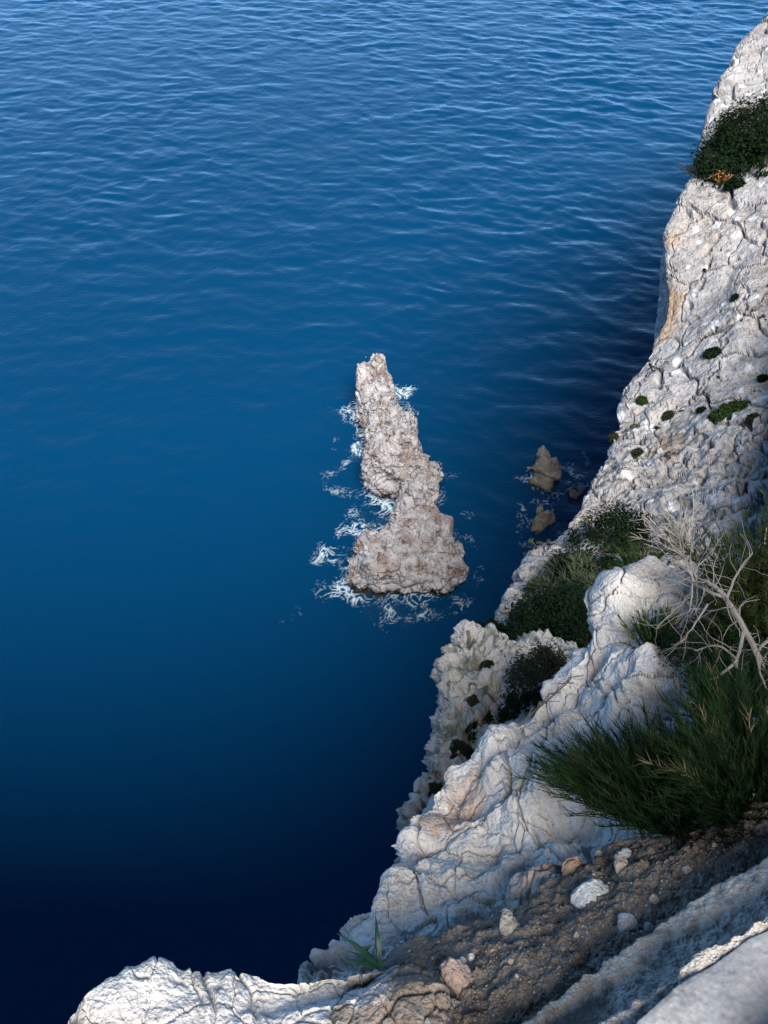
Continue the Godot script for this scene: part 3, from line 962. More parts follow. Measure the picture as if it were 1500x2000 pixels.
# ---- shapes of the headland: rows of points from the inland side over the rim and down the face
const CLIFF = [
	[Vector3(43.44, 45.43, -33.99), Vector3(42.08, 43.91, -31.55), Vector3(41.00, 42.33, -29.59), Vector3(39.31, 41.31, -25.94), Vector3(37.94, 40.43, -22.52), Vector3(36.62, 39.90, -18.94), Vector3(35.12, 39.79, -15.31), Vector3(33.70, 40.04, -11.80), Vector3(32.35, 40.48, -8.71), Vector3(31.06, 41.13, -5.95), Vector3(29.73, 42.02, -3.49), Vector3(28.35, 42.78, -1.70), Vector3(27.11, 43.29, -0.67), Vector3(26.04, 43.62, -0.03), Vector3(25.15, 43.73, 0.40), Vector3(24.55, 43.77, 0.98), Vector3(24.47, 44.04, 1.89), Vector3(24.41, 44.22, 2.64), Vector3(24.37, 44.27, 3.26), Vector3(24.33, 44.37, 3.83)],
	[Vector3(21.44, 42.43, -39.99), Vector3(20.08, 40.91, -37.55), Vector3(19.00, 39.33, -35.59), Vector3(17.31, 38.31, -31.94), Vector3(15.94, 37.43, -28.52), Vector3(14.62, 36.90, -24.94), Vector3(13.12, 36.79, -21.31), Vector3(11.70, 37.04, -17.80), Vector3(10.35, 37.48, -14.71), Vector3(9.06, 38.13, -11.95), Vector3(7.73, 39.02, -9.49), Vector3(6.35, 39.78, -7.70), Vector3(5.11, 40.29, -6.67), Vector3(4.04, 40.62, -6.03), Vector3(3.15, 40.73, -5.60), Vector3(2.55, 40.77, -5.02), Vector3(2.47, 41.04, -4.11), Vector3(2.41, 41.22, -3.36), Vector3(2.37, 41.27, -2.74), Vector3(2.33, 41.37, -2.17)],
	[Vector3(21.53, 42.01, -41.64), Vector3(19.96, 40.59, -38.91), Vector3(18.66, 39.14, -36.64), Vector3(17.03, 38.10, -33.21), Vector3(15.65, 37.22, -29.89), Vector3(14.43, 36.59, -26.49), Vector3(13.09, 36.29, -23.10), Vector3(11.75, 36.39, -19.66), Vector3(10.46, 36.75, -16.46), Vector3(9.17, 37.40, -13.50), Vector3(7.80, 38.30, -10.84), Vector3(6.36, 39.16, -8.80), Vector3(5.08, 39.78, -7.55), Vector3(4.02, 40.13, -6.79), Vector3(3.12, 40.27, -6.27), Vector3(2.47, 40.45, -5.55), Vector3(2.32, 40.81, -4.57), Vector3(2.23, 41.05, -3.76), Vector3(2.19, 41.15, -3.10), Vector3(2.15, 41.24, -2.51)],
	[Vector3(21.54, 41.59, -43.27), Vector3(19.79, 40.27, -40.27), Vector3(18.27, 38.96, -37.69), Vector3(16.65, 37.94, -34.40), Vector3(15.25, 37.06, -31.19), Vector3(14.09, 36.36, -27.97), Vector3(12.88, 35.89, -24.83), Vector3(11.67, 35.80, -21.57), Vector3(10.49, 36.02, -18.37), Vector3(9.27, 36.56, -15.32), Vector3(7.88, 37.43, -12.48), Vector3(6.40, 38.38, -10.18), Vector3(5.11, 39.07, -8.70), Vector3(4.02, 39.47, -7.77), Vector3(3.09, 39.69, -7.08), Vector3(2.40, 40.00, -6.21), Vector3(2.16, 40.50, -5.10), Vector3(2.05, 40.78, -4.24), Vector3(1.99, 40.98, -3.51), Vector3(1.95, 41.09, -2.89)],
	[Vector3(21.46, 41.16, -44.83), Vector3(19.54, 39.95, -41.61), Vector3(17.87, 38.76, -38.81), Vector3(16.20, 37.80, -35.57), Vector3(14.76, 36.95, -32.46), Vector3(13.65, 36.19, -29.41), Vector3(12.54, 35.57, -26.54), Vector3(11.45, 35.27, -23.53), Vector3(10.37, 35.34, -20.38), Vector3(9.32, 35.63, -17.43), Vector3(8.03, 36.28, -14.61), Vector3(6.51, 37.29, -12.00), Vector3(5.17, 38.10, -10.18), Vector3(4.05, 38.61, -8.98), Vector3(3.06, 39.01, -8.03), Vector3(2.32, 39.47, -6.97), Vector3(2.01, 40.06, -5.76), Vector3(1.85, 40.45, -4.79), Vector3(1.79, 40.72, -3.99), Vector3(1.74, 40.90, -3.32)],
	[Vector3(21.27, 40.75, -46.30), Vector3(19.25, 39.63, -42.96), Vector3(17.46, 38.55, -40.01), Vector3(15.72, 37.66, -36.79), Vector3(14.22, 36.85, -33.75), Vector3(13.11, 36.06, -30.84), Vector3(12.08, 35.32, -28.25), Vector3(11.11, 34.79, -25.59), Vector3(10.13, 34.71, -22.49), Vector3(9.22, 34.77, -19.67), Vector3(8.16, 34.88, -17.26), Vector3(6.71, 35.74, -14.51), Vector3(5.38, 36.55, -12.37), Vector3(4.08, 37.54, -10.51), Vector3(3.02, 38.21, -9.17), Vector3(2.22, 38.88, -7.85), Vector3(1.83, 39.53, -6.53), Vector3(1.64, 40.02, -5.45), Vector3(1.56, 40.38, -4.55), Vector3(1.52, 40.63, -3.81)],
	[Vector3(20.97, 40.35, -47.66), Vector3(18.94, 39.29, -44.40), Vector3(17.04, 38.32, -41.33), Vector3(15.24, 37.49, -38.14), Vector3(13.65, 36.73, -35.15), Vector3(12.53, 35.93, -32.36), Vector3(11.50, 35.13, -29.94), Vector3(10.59, 34.42, -27.61), Vector3(9.82, 34.02, -24.91), Vector3(8.98, 33.92, -22.11), Vector3(7.93, 33.86, -19.77), Vector3(6.71, 34.22, -17.30), Vector3(5.49, 34.84, -14.98), Vector3(4.13, 36.12, -12.51), Vector3(2.97, 37.18, -10.60), Vector3(2.10, 38.22, -8.85), Vector3(1.61, 38.95, -7.42), Vector3(1.39, 39.50, -6.23), Vector3(1.32, 39.95, -5.22), Vector3(1.27, 40.28, -4.40)],
	[Vector3(20.56, 39.97, -48.91), Vector3(18.62, 38.91, -46.00), Vector3(16.63, 38.04, -42.83), Vector3(14.80, 37.25, -39.77), Vector3(13.09, 36.56, -36.78), Vector3(11.99, 35.68, -34.24), Vector3(10.88, 34.91, -31.81), Vector3(9.86, 34.25, -29.43), Vector3(9.24, 33.56, -27.16), Vector3(8.62, 33.05, -24.84), Vector3(7.48, 32.94, -22.44), Vector3(6.38, 33.05, -20.04), Vector3(5.31, 33.53, -17.49), Vector3(4.09, 34.61, -14.82), Vector3(2.90, 35.96, -12.35), Vector3(1.95, 37.43, -10.05), Vector3(1.34, 38.32, -8.42), Vector3(1.09, 38.92, -7.13), Vector3(1.03, 39.45, -6.00), Vector3(0.99, 39.85, -5.09)],
	[Vector3(21.38, 39.27, -50.62), Vector3(19.31, 38.21, -47.45), Vector3(17.21, 37.34, -44.08), Vector3(15.30, 36.55, -40.86), Vector3(13.53, 35.86, -37.73), Vector3(12.38, 34.98, -35.08), Vector3(11.23, 34.21, -32.55), Vector3(10.18, 33.55, -30.09), Vector3(9.54, 32.86, -27.73), Vector3(8.89, 32.35, -25.36), Vector3(7.74, 32.24, -22.90), Vector3(6.61, 32.35, -20.45), Vector3(5.52, 32.83, -17.86), Vector3(4.28, 33.91, -15.16), Vector3(3.07, 35.26, -12.66), Vector3(2.10, 36.73, -10.33), Vector3(1.48, 37.62, -8.68), Vector3(1.22, 38.22, -7.35), Vector3(1.16, 38.75, -6.20), Vector3(1.12, 39.15, -5.26)],
	[Vector3(24.06, 36.97, -56.23), Vector3(21.56, 35.91, -52.22), Vector3(19.13, 35.04, -48.20), Vector3(16.96, 34.25, -44.45), Vector3(14.97, 33.56, -40.88), Vector3(13.67, 32.68, -37.83), Vector3(12.38, 31.91, -34.97), Vector3(11.22, 31.25, -32.23), Vector3(10.51, 30.56, -29.63), Vector3(9.80, 30.05, -27.04), Vector3(8.56, 29.94, -24.41), Vector3(7.37, 30.05, -21.81), Vector3(6.22, 30.53, -19.09), Vector3(4.90, 31.61, -16.27), Vector3(3.63, 32.96, -13.67), Vector3(2.60, 34.43, -11.25), Vector3(1.93, 35.32, -9.51), Vector3(1.66, 35.92, -8.09), Vector3(1.59, 36.45, -6.85), Vector3(1.55, 36.85, -5.84)],
	[Vector3(31.05, 30.97, -70.86), Vector3(27.44, 29.91, -64.67), Vector3(24.14, 29.04, -58.94), Vector3(21.28, 28.25, -53.80), Vector3(18.73, 27.56, -49.09), Vector3(17.02, 26.68, -45.01), Vector3(15.38, 25.91, -41.30), Vector3(13.94, 25.25, -37.84), Vector3(13.03, 24.56, -34.59), Vector3(12.16, 24.05, -31.44), Vector3(10.72, 23.94, -28.36), Vector3(9.34, 24.05, -25.35), Vector3(8.02, 24.53, -22.27), Vector3(6.54, 25.61, -19.16), Vector3(5.09, 26.96, -16.31), Vector3(3.91, 28.43, -13.65), Vector3(3.11, 29.32, -11.67), Vector3(2.79, 29.92, -10.02), Vector3(2.72, 30.45, -8.56), Vector3(2.68, 30.85, -7.34)],
	[Vector3(46.19, 17.97, -102.55), Vector3(40.17, 16.91, -91.63), Vector3(35.00, 16.04, -82.21), Vector3(30.64, 15.25, -74.07), Vector3(26.88, 14.56, -66.88), Vector3(24.29, 13.68, -60.55), Vector3(21.89, 12.91, -55.00), Vector3(19.83, 12.25, -49.99), Vector3(18.51, 11.56, -45.33), Vector3(17.29, 11.05, -40.97), Vector3(15.39, 10.94, -36.90), Vector3(13.60, 11.05, -33.04), Vector3(11.94, 11.53, -29.18), Vector3(10.09, 12.61, -25.42), Vector3(8.25, 13.96, -22.03), Vector3(6.74, 15.43, -18.85), Vector3(5.68, 16.32, -16.36), Vector3(5.25, 16.92, -14.21), Vector3(5.17, 17.45, -12.26), Vector3(5.13, 17.85, -10.60)],
	[Vector3(68.87, -1.50, -150.01), Vector3(58.20, -1.50, -129.81), Vector3(49.64, -1.50, -113.61), Vector3(42.70, -1.50, -100.18), Vector3(36.95, -1.50, -88.85), Vector3(32.77, -1.50, -78.71), Vector3(29.10, -1.50, -70.19), Vector3(26.06, -1.50, -62.83), Vector3(24.01, -1.50, -56.12), Vector3(22.23, -1.50, -50.17), Vector3(19.86, -1.50, -45.08), Vector3(17.72, -1.50, -40.45), Vector3(15.87, -1.50, -36.10), Vector3(13.93, -1.50, -32.22), Vector3(12.01, -1.50, -28.82), Vector3(10.42, -1.50, -25.62), Vector3(9.20, -1.50, -22.78), Vector3(8.73, -1.50, -20.13), Vector3(8.75, -1.50, -17.65), Vector3(8.78, -1.50, -15.44)]]
const OUTCROP = [
	[Vector3(2.80, 40.45, -7.06), Vector3(2.42, 40.96, -6.45), Vector3(2.15, 41.27, -5.96), Vector3(1.90, 41.61, -5.48), Vector3(1.73, 41.78, -5.11), Vector3(1.58, 41.94, -4.77), Vector3(1.44, 42.10, -4.44), Vector3(1.28, 42.21, -4.18), Vector3(1.14, 42.24, -3.98), Vector3(1.01, 42.24, -3.79), Vector3(0.90, 42.20, -3.62), Vector3(0.80, 42.16, -3.45)],
	[Vector3(2.64, 40.46, -7.13), Vector3(2.28, 40.77, -6.68), Vector3(2.00, 41.01, -6.32), Vector3(1.74, 41.25, -5.96), Vector3(1.55, 41.45, -5.53), Vector3(1.42, 41.59, -5.15), Vector3(1.28, 41.77, -4.78), Vector3(1.12, 41.93, -4.45), Vector3(0.97, 42.01, -4.19), Vector3(0.85, 42.05, -3.95), Vector3(0.75, 42.06, -3.73), Vector3(0.66, 42.09, -3.51)],
	[Vector3(2.49, 40.40, -7.24), Vector3(2.13, 40.61, -6.90), Vector3(1.83, 40.75, -6.71), Vector3(1.52, 41.02, -6.37), Vector3(1.33, 41.20, -5.92), Vector3(1.22, 41.24, -5.56), Vector3(1.10, 41.40, -5.15), Vector3(0.94, 41.64, -4.74), Vector3(0.78, 41.78, -4.41), Vector3(0.67, 41.87, -4.11), Vector3(0.59, 41.93, -3.84), Vector3(0.52, 42.00, -3.57)],
	[Vector3(2.35, 40.30, -7.39), Vector3(1.96, 40.47, -7.12), Vector3(1.63, 40.57, -7.05), Vector3(1.26, 40.92, -6.71), Vector3(1.06, 41.11, -6.22), Vector3(0.98, 41.12, -5.84), Vector3(0.89, 41.19, -5.44), Vector3(0.73, 41.43, -4.99), Vector3(0.57, 41.61, -4.61), Vector3(0.48, 41.73, -4.26), Vector3(0.42, 41.81, -3.94), Vector3(0.38, 41.90, -3.64)],
	[Vector3(2.22, 40.17, -7.56), Vector3(1.78, 40.35, -7.31), Vector3(1.37, 40.68, -7.17), Vector3(0.98, 40.85, -7.05), Vector3(0.79, 40.92, -6.61), Vector3(0.73, 40.94, -6.17), Vector3(0.64, 41.11, -5.66), Vector3(0.50, 41.31, -5.20), Vector3(0.35, 41.49, -4.78), Vector3(0.28, 41.61, -4.40), Vector3(0.25, 41.71, -4.04), Vector3(0.23, 41.80, -3.71)],
	[Vector3(2.24, 39.87, -7.63), Vector3(1.80, 40.05, -7.38), Vector3(1.39, 40.38, -7.24), Vector3(0.99, 40.55, -7.12), Vector3(0.79, 40.62, -6.68), Vector3(0.73, 40.64, -6.23), Vector3(0.65, 40.81, -5.72), Vector3(0.51, 41.01, -5.25), Vector3(0.35, 41.19, -4.83), Vector3(0.28, 41.31, -4.44), Vector3(0.25, 41.41, -4.08), Vector3(0.24, 41.50, -3.75)],
	[Vector3(2.32, 38.67, -7.91), Vector3(1.86, 38.85, -7.65), Vector3(1.44, 39.18, -7.52), Vector3(1.03, 39.35, -7.39), Vector3(0.82, 39.42, -6.94), Vector3(0.76, 39.44, -6.48), Vector3(0.68, 39.61, -5.95), Vector3(0.53, 39.81, -5.47), Vector3(0.37, 39.99, -5.04), Vector3(0.30, 40.11, -4.63), Vector3(0.26, 40.21, -4.26), Vector3(0.25, 40.30, -3.91)],
	[Vector3(2.62, 34.17, -8.95), Vector3(2.11, 34.35, -8.68), Vector3(1.64, 34.68, -8.56), Vector3(1.17, 34.85, -8.43), Vector3(0.94, 34.92, -7.92), Vector3(0.87, 34.94, -7.40), Vector3(0.78, 35.11, -6.81), Vector3(0.61, 35.31, -6.28), Vector3(0.42, 35.49, -5.79), Vector3(0.34, 35.61, -5.34), Vector3(0.30, 35.71, -4.92), Vector3(0.28, 35.80, -4.52)],
	[Vector3(3.43, 22.17, -11.72), Vector3(2.78, 22.35, -11.41), Vector3(2.17, 22.68, -11.33), Vector3(1.56, 22.85, -11.20), Vector3(1.25, 22.92, -10.55), Vector3(1.16, 22.94, -9.85), Vector3(1.04, 23.11, -9.11), Vector3(0.82, 23.31, -8.43), Vector3(0.57, 23.49, -7.82), Vector3(0.46, 23.61, -7.23), Vector3(0.41, 23.71, -6.67), Vector3(0.39, 23.80, -6.15)],
	[Vector3(5.03, -1.50, -17.18), Vector3(4.10, -1.50, -16.83), Vector3(3.24, -1.50, -16.92), Vector3(2.34, -1.50, -16.83), Vector3(1.89, -1.50, -15.88), Vector3(1.75, -1.50, -14.85), Vector3(1.57, -1.50, -13.81), Vector3(1.25, -1.50, -12.88), Vector3(0.88, -1.50, -12.03), Vector3(0.71, -1.50, -11.17), Vector3(0.64, -1.50, -10.36), Vector3(0.60, -1.50, -9.59)]]
const LEDGE = [
	[Vector3(5.38, 45.36, -1.84), Vector3(5.20, 45.38, -1.57), Vector3(5.00, 45.46, -1.29), Vector3(4.89, 45.40, -1.12), Vector3(4.78, 45.39, -0.93), Vector3(4.62, 45.50, -0.67), Vector3(4.46, 45.62, -0.43), Vector3(4.29, 45.68, -0.27), Vector3(4.13, 45.70, -0.17), Vector3(3.99, 45.69, -0.10), Vector3(3.85, 45.67, -0.04), Vector3(3.71, 45.67, 0.03), Vector3(3.58, 45.67, 0.10), Vector3(3.45, 45.67, 0.18), Vector3(3.32, 45.66, 0.24), Vector3(3.20, 45.64, 0.30), Vector3(3.08, 45.65, 0.36), Vector3(2.96, 45.65, 0.43), Vector3(2.85, 45.64, 0.48), Vector3(2.73, 45.62, 0.53), Vector3(2.62, 45.60, 0.57), Vector3(2.50, 45.55, 0.60)],
	[Vector3(2.88, 46.26, -3.24), Vector3(2.70, 46.28, -2.97), Vector3(2.50, 46.36, -2.69), Vector3(2.39, 46.30, -2.52), Vector3(2.28, 46.29, -2.33), Vector3(2.12, 46.40, -2.07), Vector3(1.96, 46.52, -1.83), Vector3(1.79, 46.58, -1.67), Vector3(1.63, 46.60, -1.57), Vector3(1.49, 46.59, -1.50), Vector3(1.35, 46.57, -1.44), Vector3(1.21, 46.57, -1.37), Vector3(1.08, 46.57, -1.30), Vector3(0.95, 46.57, -1.22), Vector3(0.82, 46.56, -1.16), Vector3(0.70, 46.54, -1.10), Vector3(0.58, 46.55, -1.04), Vector3(0.46, 46.55, -0.97), Vector3(0.35, 46.54, -0.92), Vector3(0.23, 46.52, -0.87), Vector3(0.12, 46.50, -0.83), Vector3(0.00, 46.45, -0.80)],
	[Vector3(2.84, 46.18, -3.34), Vector3(2.65, 46.22, -3.08), Vector3(2.45, 46.28, -2.83), Vector3(2.29, 46.29, -2.63), Vector3(2.16, 46.30, -2.44), Vector3(2.00, 46.39, -2.19), Vector3(1.85, 46.51, -1.95), Vector3(1.67, 46.61, -1.76), Vector3(1.48, 46.69, -1.62), Vector3(1.34, 46.69, -1.54), Vector3(1.23, 46.60, -1.51), Vector3(1.11, 46.56, -1.46), Vector3(0.97, 46.58, -1.38), Vector3(0.85, 46.58, -1.29), Vector3(0.74, 46.54, -1.23), Vector3(0.63, 46.51, -1.17), Vector3(0.51, 46.51, -1.10), Vector3(0.40, 46.51, -1.03), Vector3(0.28, 46.50, -0.97), Vector3(0.17, 46.49, -0.92), Vector3(0.05, 46.46, -0.88), Vector3(-0.06, 46.46, -0.83)],
	[Vector3(2.81, 46.11, -3.45), Vector3(2.61, 46.14, -3.21), Vector3(2.41, 46.19, -2.99), Vector3(2.21, 46.25, -2.77), Vector3(2.04, 46.31, -2.55), Vector3(1.88, 46.40, -2.31), Vector3(1.73, 46.52, -2.06), Vector3(1.53, 46.65, -1.84), Vector3(1.35, 46.75, -1.69), Vector3(1.25, 46.66, -1.65), Vector3(1.15, 46.52, -1.64), Vector3(1.02, 46.49, -1.58), Vector3(0.87, 46.53, -1.49), Vector3(0.76, 46.50, -1.40), Vector3(0.66, 46.47, -1.33), Vector3(0.56, 46.46, -1.24), Vector3(0.44, 46.46, -1.17), Vector3(0.33, 46.46, -1.09), Vector3(0.21, 46.47, -1.03), Vector3(0.10, 46.46, -0.97), Vector3(-0.01, 46.44, -0.92), Vector3(-0.11, 46.46, -0.86)],
	[Vector3(2.77, 46.02, -3.56), Vector3(2.57, 46.05, -3.36), Vector3(2.36, 46.10, -3.15), Vector3(2.14, 46.18, -2.92), Vector3(1.94, 46.27, -2.70), Vector3(1.78, 46.35, -2.48), Vector3(1.62, 46.47, -2.21), Vector3(1.45, 46.58, -2.00), Vector3(1.31, 46.57, -1.89), Vector3(1.20, 46.47, -1.84), Vector3(1.09, 46.36, -1.81), Vector3(0.96, 46.28, -1.77), Vector3(0.82, 46.25, -1.70), Vector3(0.69, 46.30, -1.57), Vector3(0.58, 46.36, -1.44), Vector3(0.48, 46.39, -1.33), Vector3(0.37, 46.39, -1.24), Vector3(0.26, 46.42, -1.16), Vector3(0.14, 46.44, -1.08), Vector3(0.03, 46.44, -1.02), Vector3(-0.08, 46.43, -0.96), Vector3(-0.17, 46.46, -0.89)],
	[Vector3(2.73, 45.94, -3.68), Vector3(2.53, 45.94, -3.52), Vector3(2.31, 46.00, -3.33), Vector3(2.07, 46.10, -3.11), Vector3(1.84, 46.21, -2.87), Vector3(1.70, 46.22, -2.71), Vector3(1.57, 46.30, -2.45), Vector3(1.41, 46.36, -2.25), Vector3(1.27, 46.32, -2.14), Vector3(1.15, 46.24, -2.07), Vector3(1.02, 46.15, -2.02), Vector3(0.88, 46.05, -1.99), Vector3(0.73, 45.99, -1.93), Vector3(0.61, 46.07, -1.76), Vector3(0.50, 46.17, -1.60), Vector3(0.41, 46.25, -1.45), Vector3(0.30, 46.31, -1.33), Vector3(0.18, 46.36, -1.23), Vector3(0.07, 46.42, -1.14), Vector3(-0.04, 46.41, -1.07), Vector3(-0.15, 46.41, -1.01), Vector3(-0.23, 46.45, -0.92)],
	[Vector3(2.70, 45.84, -3.80), Vector3(2.50, 45.82, -3.70), Vector3(2.25, 45.88, -3.53), Vector3(2.01, 45.96, -3.34), Vector3(1.80, 46.01, -3.18), Vector3(1.65, 46.00, -3.03), Vector3(1.54, 46.01, -2.79), Vector3(1.37, 46.06, -2.58), Vector3(1.22, 46.04, -2.44), Vector3(1.08, 45.99, -2.33), Vector3(0.93, 45.92, -2.26), Vector3(0.77, 45.85, -2.20), Vector3(0.62, 45.81, -2.13), Vector3(0.51, 45.85, -1.96), Vector3(0.42, 45.91, -1.79), Vector3(0.33, 46.07, -1.60), Vector3(0.22, 46.18, -1.44), Vector3(0.11, 46.29, -1.31), Vector3(-0.01, 46.38, -1.20), Vector3(-0.12, 46.36, -1.14), Vector3(-0.22, 46.39, -1.06), Vector3(-0.29, 46.44, -0.96)],
	[Vector3(2.66, 45.74, -3.94), Vector3(2.44, 45.72, -3.87), Vector3(2.19, 45.77, -3.74), Vector3(1.94, 45.83, -3.59), Vector3(1.72, 45.86, -3.45), Vector3(1.54, 45.85, -3.31), Vector3(1.43, 45.85, -3.07), Vector3(1.29, 45.82, -2.89), Vector3(1.13, 45.79, -2.74), Vector3(0.98, 45.74, -2.62), Vector3(0.82, 45.70, -2.51), Vector3(0.65, 45.66, -2.44), Vector3(0.48, 45.64, -2.35), Vector3(0.37, 45.73, -2.13), Vector3(0.31, 45.76, -1.95), Vector3(0.24, 45.88, -1.75), Vector3(0.14, 46.01, -1.57), Vector3(0.02, 46.17, -1.41), Vector3(-0.09, 46.26, -1.29), Vector3(-0.20, 46.30, -1.20), Vector3(-0.30, 46.36, -1.11), Vector3(-0.35, 46.43, -0.99)],
	[Vector3(2.63, 45.62, -4.10), Vector3(2.36, 45.65, -4.02), Vector3(2.11, 45.67, -3.94), Vector3(1.83, 45.74, -3.80), Vector3(1.59, 45.78, -3.69), Vector3(1.39, 45.78, -3.55), Vector3(1.30, 45.69, -3.36), Vector3(1.17, 45.62, -3.20), Vector3(1.02, 45.55, -3.06), Vector3(0.86, 45.51, -2.91), Vector3(0.69, 45.48, -2.78), Vector3(0.50, 45.47, -2.68), Vector3(0.32, 45.47, -2.57), Vector3(0.23, 45.52, -2.36), Vector3(0.18, 45.61, -2.12), Vector3(0.14, 45.72, -1.90), Vector3(0.04, 45.87, -1.69), Vector3(-0.07, 46.03, -1.52), Vector3(-0.18, 46.14, -1.39), Vector3(-0.29, 46.24, -1.27), Vector3(-0.38, 46.34, -1.16), Vector3(-0.42, 46.41, -1.03)],
	[Vector3(2.63, 45.50, -4.11), Vector3(2.37, 45.53, -4.03), Vector3(2.11, 45.55, -3.95), Vector3(1.84, 45.62, -3.81), Vector3(1.59, 45.66, -3.70), Vector3(1.40, 45.66, -3.56), Vector3(1.31, 45.57, -3.37), Vector3(1.17, 45.50, -3.21), Vector3(1.02, 45.43, -3.06), Vector3(0.86, 45.39, -2.91), Vector3(0.69, 45.36, -2.78), Vector3(0.50, 45.35, -2.68), Vector3(0.32, 45.35, -2.58), Vector3(0.23, 45.40, -2.36), Vector3(0.18, 45.49, -2.13), Vector3(0.14, 45.60, -1.91), Vector3(0.04, 45.75, -1.70), Vector3(-0.07, 45.91, -1.52), Vector3(-0.18, 46.02, -1.39), Vector3(-0.29, 46.12, -1.28), Vector3(-0.38, 46.22, -1.16), Vector3(-0.42, 46.29, -1.03)],
	[Vector3(2.66, 45.02, -4.16), Vector3(2.39, 45.05, -4.08), Vector3(2.13, 45.07, -3.99), Vector3(1.86, 45.14, -3.85), Vector3(1.61, 45.18, -3.74), Vector3(1.41, 45.18, -3.60), Vector3(1.32, 45.09, -3.41), Vector3(1.18, 45.02, -3.24), Vector3(1.03, 44.95, -3.10), Vector3(0.87, 44.91, -2.94), Vector3(0.70, 44.88, -2.81), Vector3(0.51, 44.87, -2.71), Vector3(0.33, 44.87, -2.61), Vector3(0.24, 44.92, -2.39), Vector3(0.18, 45.01, -2.15), Vector3(0.14, 45.12, -1.93), Vector3(0.04, 45.27, -1.72), Vector3(-0.07, 45.43, -1.54), Vector3(-0.18, 45.54, -1.41), Vector3(-0.29, 45.64, -1.29), Vector3(-0.38, 45.74, -1.18), Vector3(-0.42, 45.81, -1.05)],
	[Vector3(2.78, 43.12, -4.33), Vector3(2.50, 43.15, -4.25), Vector3(2.23, 43.17, -4.17), Vector3(1.94, 43.24, -4.02), Vector3(1.68, 43.28, -3.90), Vector3(1.47, 43.28, -3.76), Vector3(1.38, 43.19, -3.56), Vector3(1.23, 43.12, -3.38), Vector3(1.07, 43.05, -3.23), Vector3(0.91, 43.01, -3.07), Vector3(0.73, 42.98, -2.93), Vector3(0.53, 42.97, -2.83), Vector3(0.34, 42.97, -2.72), Vector3(0.25, 43.02, -2.49), Vector3(0.19, 43.11, -2.24), Vector3(0.14, 43.22, -2.01), Vector3(0.04, 43.37, -1.80), Vector3(-0.07, 43.53, -1.61), Vector3(-0.19, 43.64, -1.48), Vector3(-0.30, 43.74, -1.36), Vector3(-0.40, 43.84, -1.24), Vector3(-0.44, 43.91, -1.10)],
	[Vector3(3.11, 37.62, -4.85), Vector3(2.80, 37.65, -4.76), Vector3(2.49, 37.67, -4.67), Vector3(2.18, 37.74, -4.51), Vector3(1.89, 37.78, -4.38), Vector3(1.66, 37.78, -4.23), Vector3(1.54, 37.69, -3.99), Vector3(1.38, 37.62, -3.78), Vector3(1.20, 37.55, -3.61), Vector3(1.01, 37.51, -3.42), Vector3(0.81, 37.48, -3.27), Vector3(0.59, 37.47, -3.15), Vector3(0.38, 37.47, -3.03), Vector3(0.28, 37.52, -2.78), Vector3(0.21, 37.61, -2.51), Vector3(0.16, 37.72, -2.26), Vector3(0.05, 37.87, -2.02), Vector3(-0.08, 38.03, -1.82), Vector3(-0.22, 38.14, -1.67), Vector3(-0.35, 38.24, -1.54), Vector3(-0.46, 38.34, -1.41), Vector3(-0.51, 38.41, -1.26)],
	[Vector3(3.95, 23.62, -6.16), Vector3(3.56, 23.65, -6.05), Vector3(3.18, 23.67, -5.94), Vector3(2.78, 23.74, -5.76), Vector3(2.42, 23.78, -5.61), Vector3(2.12, 23.78, -5.40), Vector3(1.97, 23.69, -5.08), Vector3(1.75, 23.62, -4.81), Vector3(1.52, 23.55, -4.57), Vector3(1.28, 23.51, -4.33), Vector3(1.03, 23.48, -4.13), Vector3(0.75, 23.47, -3.98), Vector3(0.48, 23.47, -3.82), Vector3(0.35, 23.52, -3.51), Vector3(0.27, 23.61, -3.19), Vector3(0.20, 23.72, -2.88), Vector3(0.06, 23.87, -2.60), Vector3(-0.10, 24.03, -2.36), Vector3(-0.28, 24.14, -2.18), Vector3(-0.45, 24.24, -2.02), Vector3(-0.60, 24.34, -1.86), Vector3(-0.67, 24.41, -1.66)],
	[Vector3(5.45, -1.50, -8.51), Vector3(4.92, -1.50, -8.37), Vector3(4.40, -1.50, -8.23), Vector3(3.87, -1.50, -8.02), Vector3(3.37, -1.50, -7.81), Vector3(2.95, -1.50, -7.53), Vector3(2.73, -1.50, -7.04), Vector3(2.42, -1.50, -6.64), Vector3(2.09, -1.50, -6.29), Vector3(1.76, -1.50, -5.95), Vector3(1.41, -1.50, -5.66), Vector3(1.03, -1.50, -5.46), Vector3(0.66, -1.50, -5.24), Vector3(0.48, -1.50, -4.83), Vector3(0.37, -1.50, -4.40), Vector3(0.28, -1.50, -4.00), Vector3(0.09, -1.50, -3.64), Vector3(-0.14, -1.50, -3.33), Vector3(-0.40, -1.50, -3.10), Vector3(-0.65, -1.50, -2.89), Vector3(-0.87, -1.50, -2.68), Vector3(-0.97, -1.50, -2.40)]]
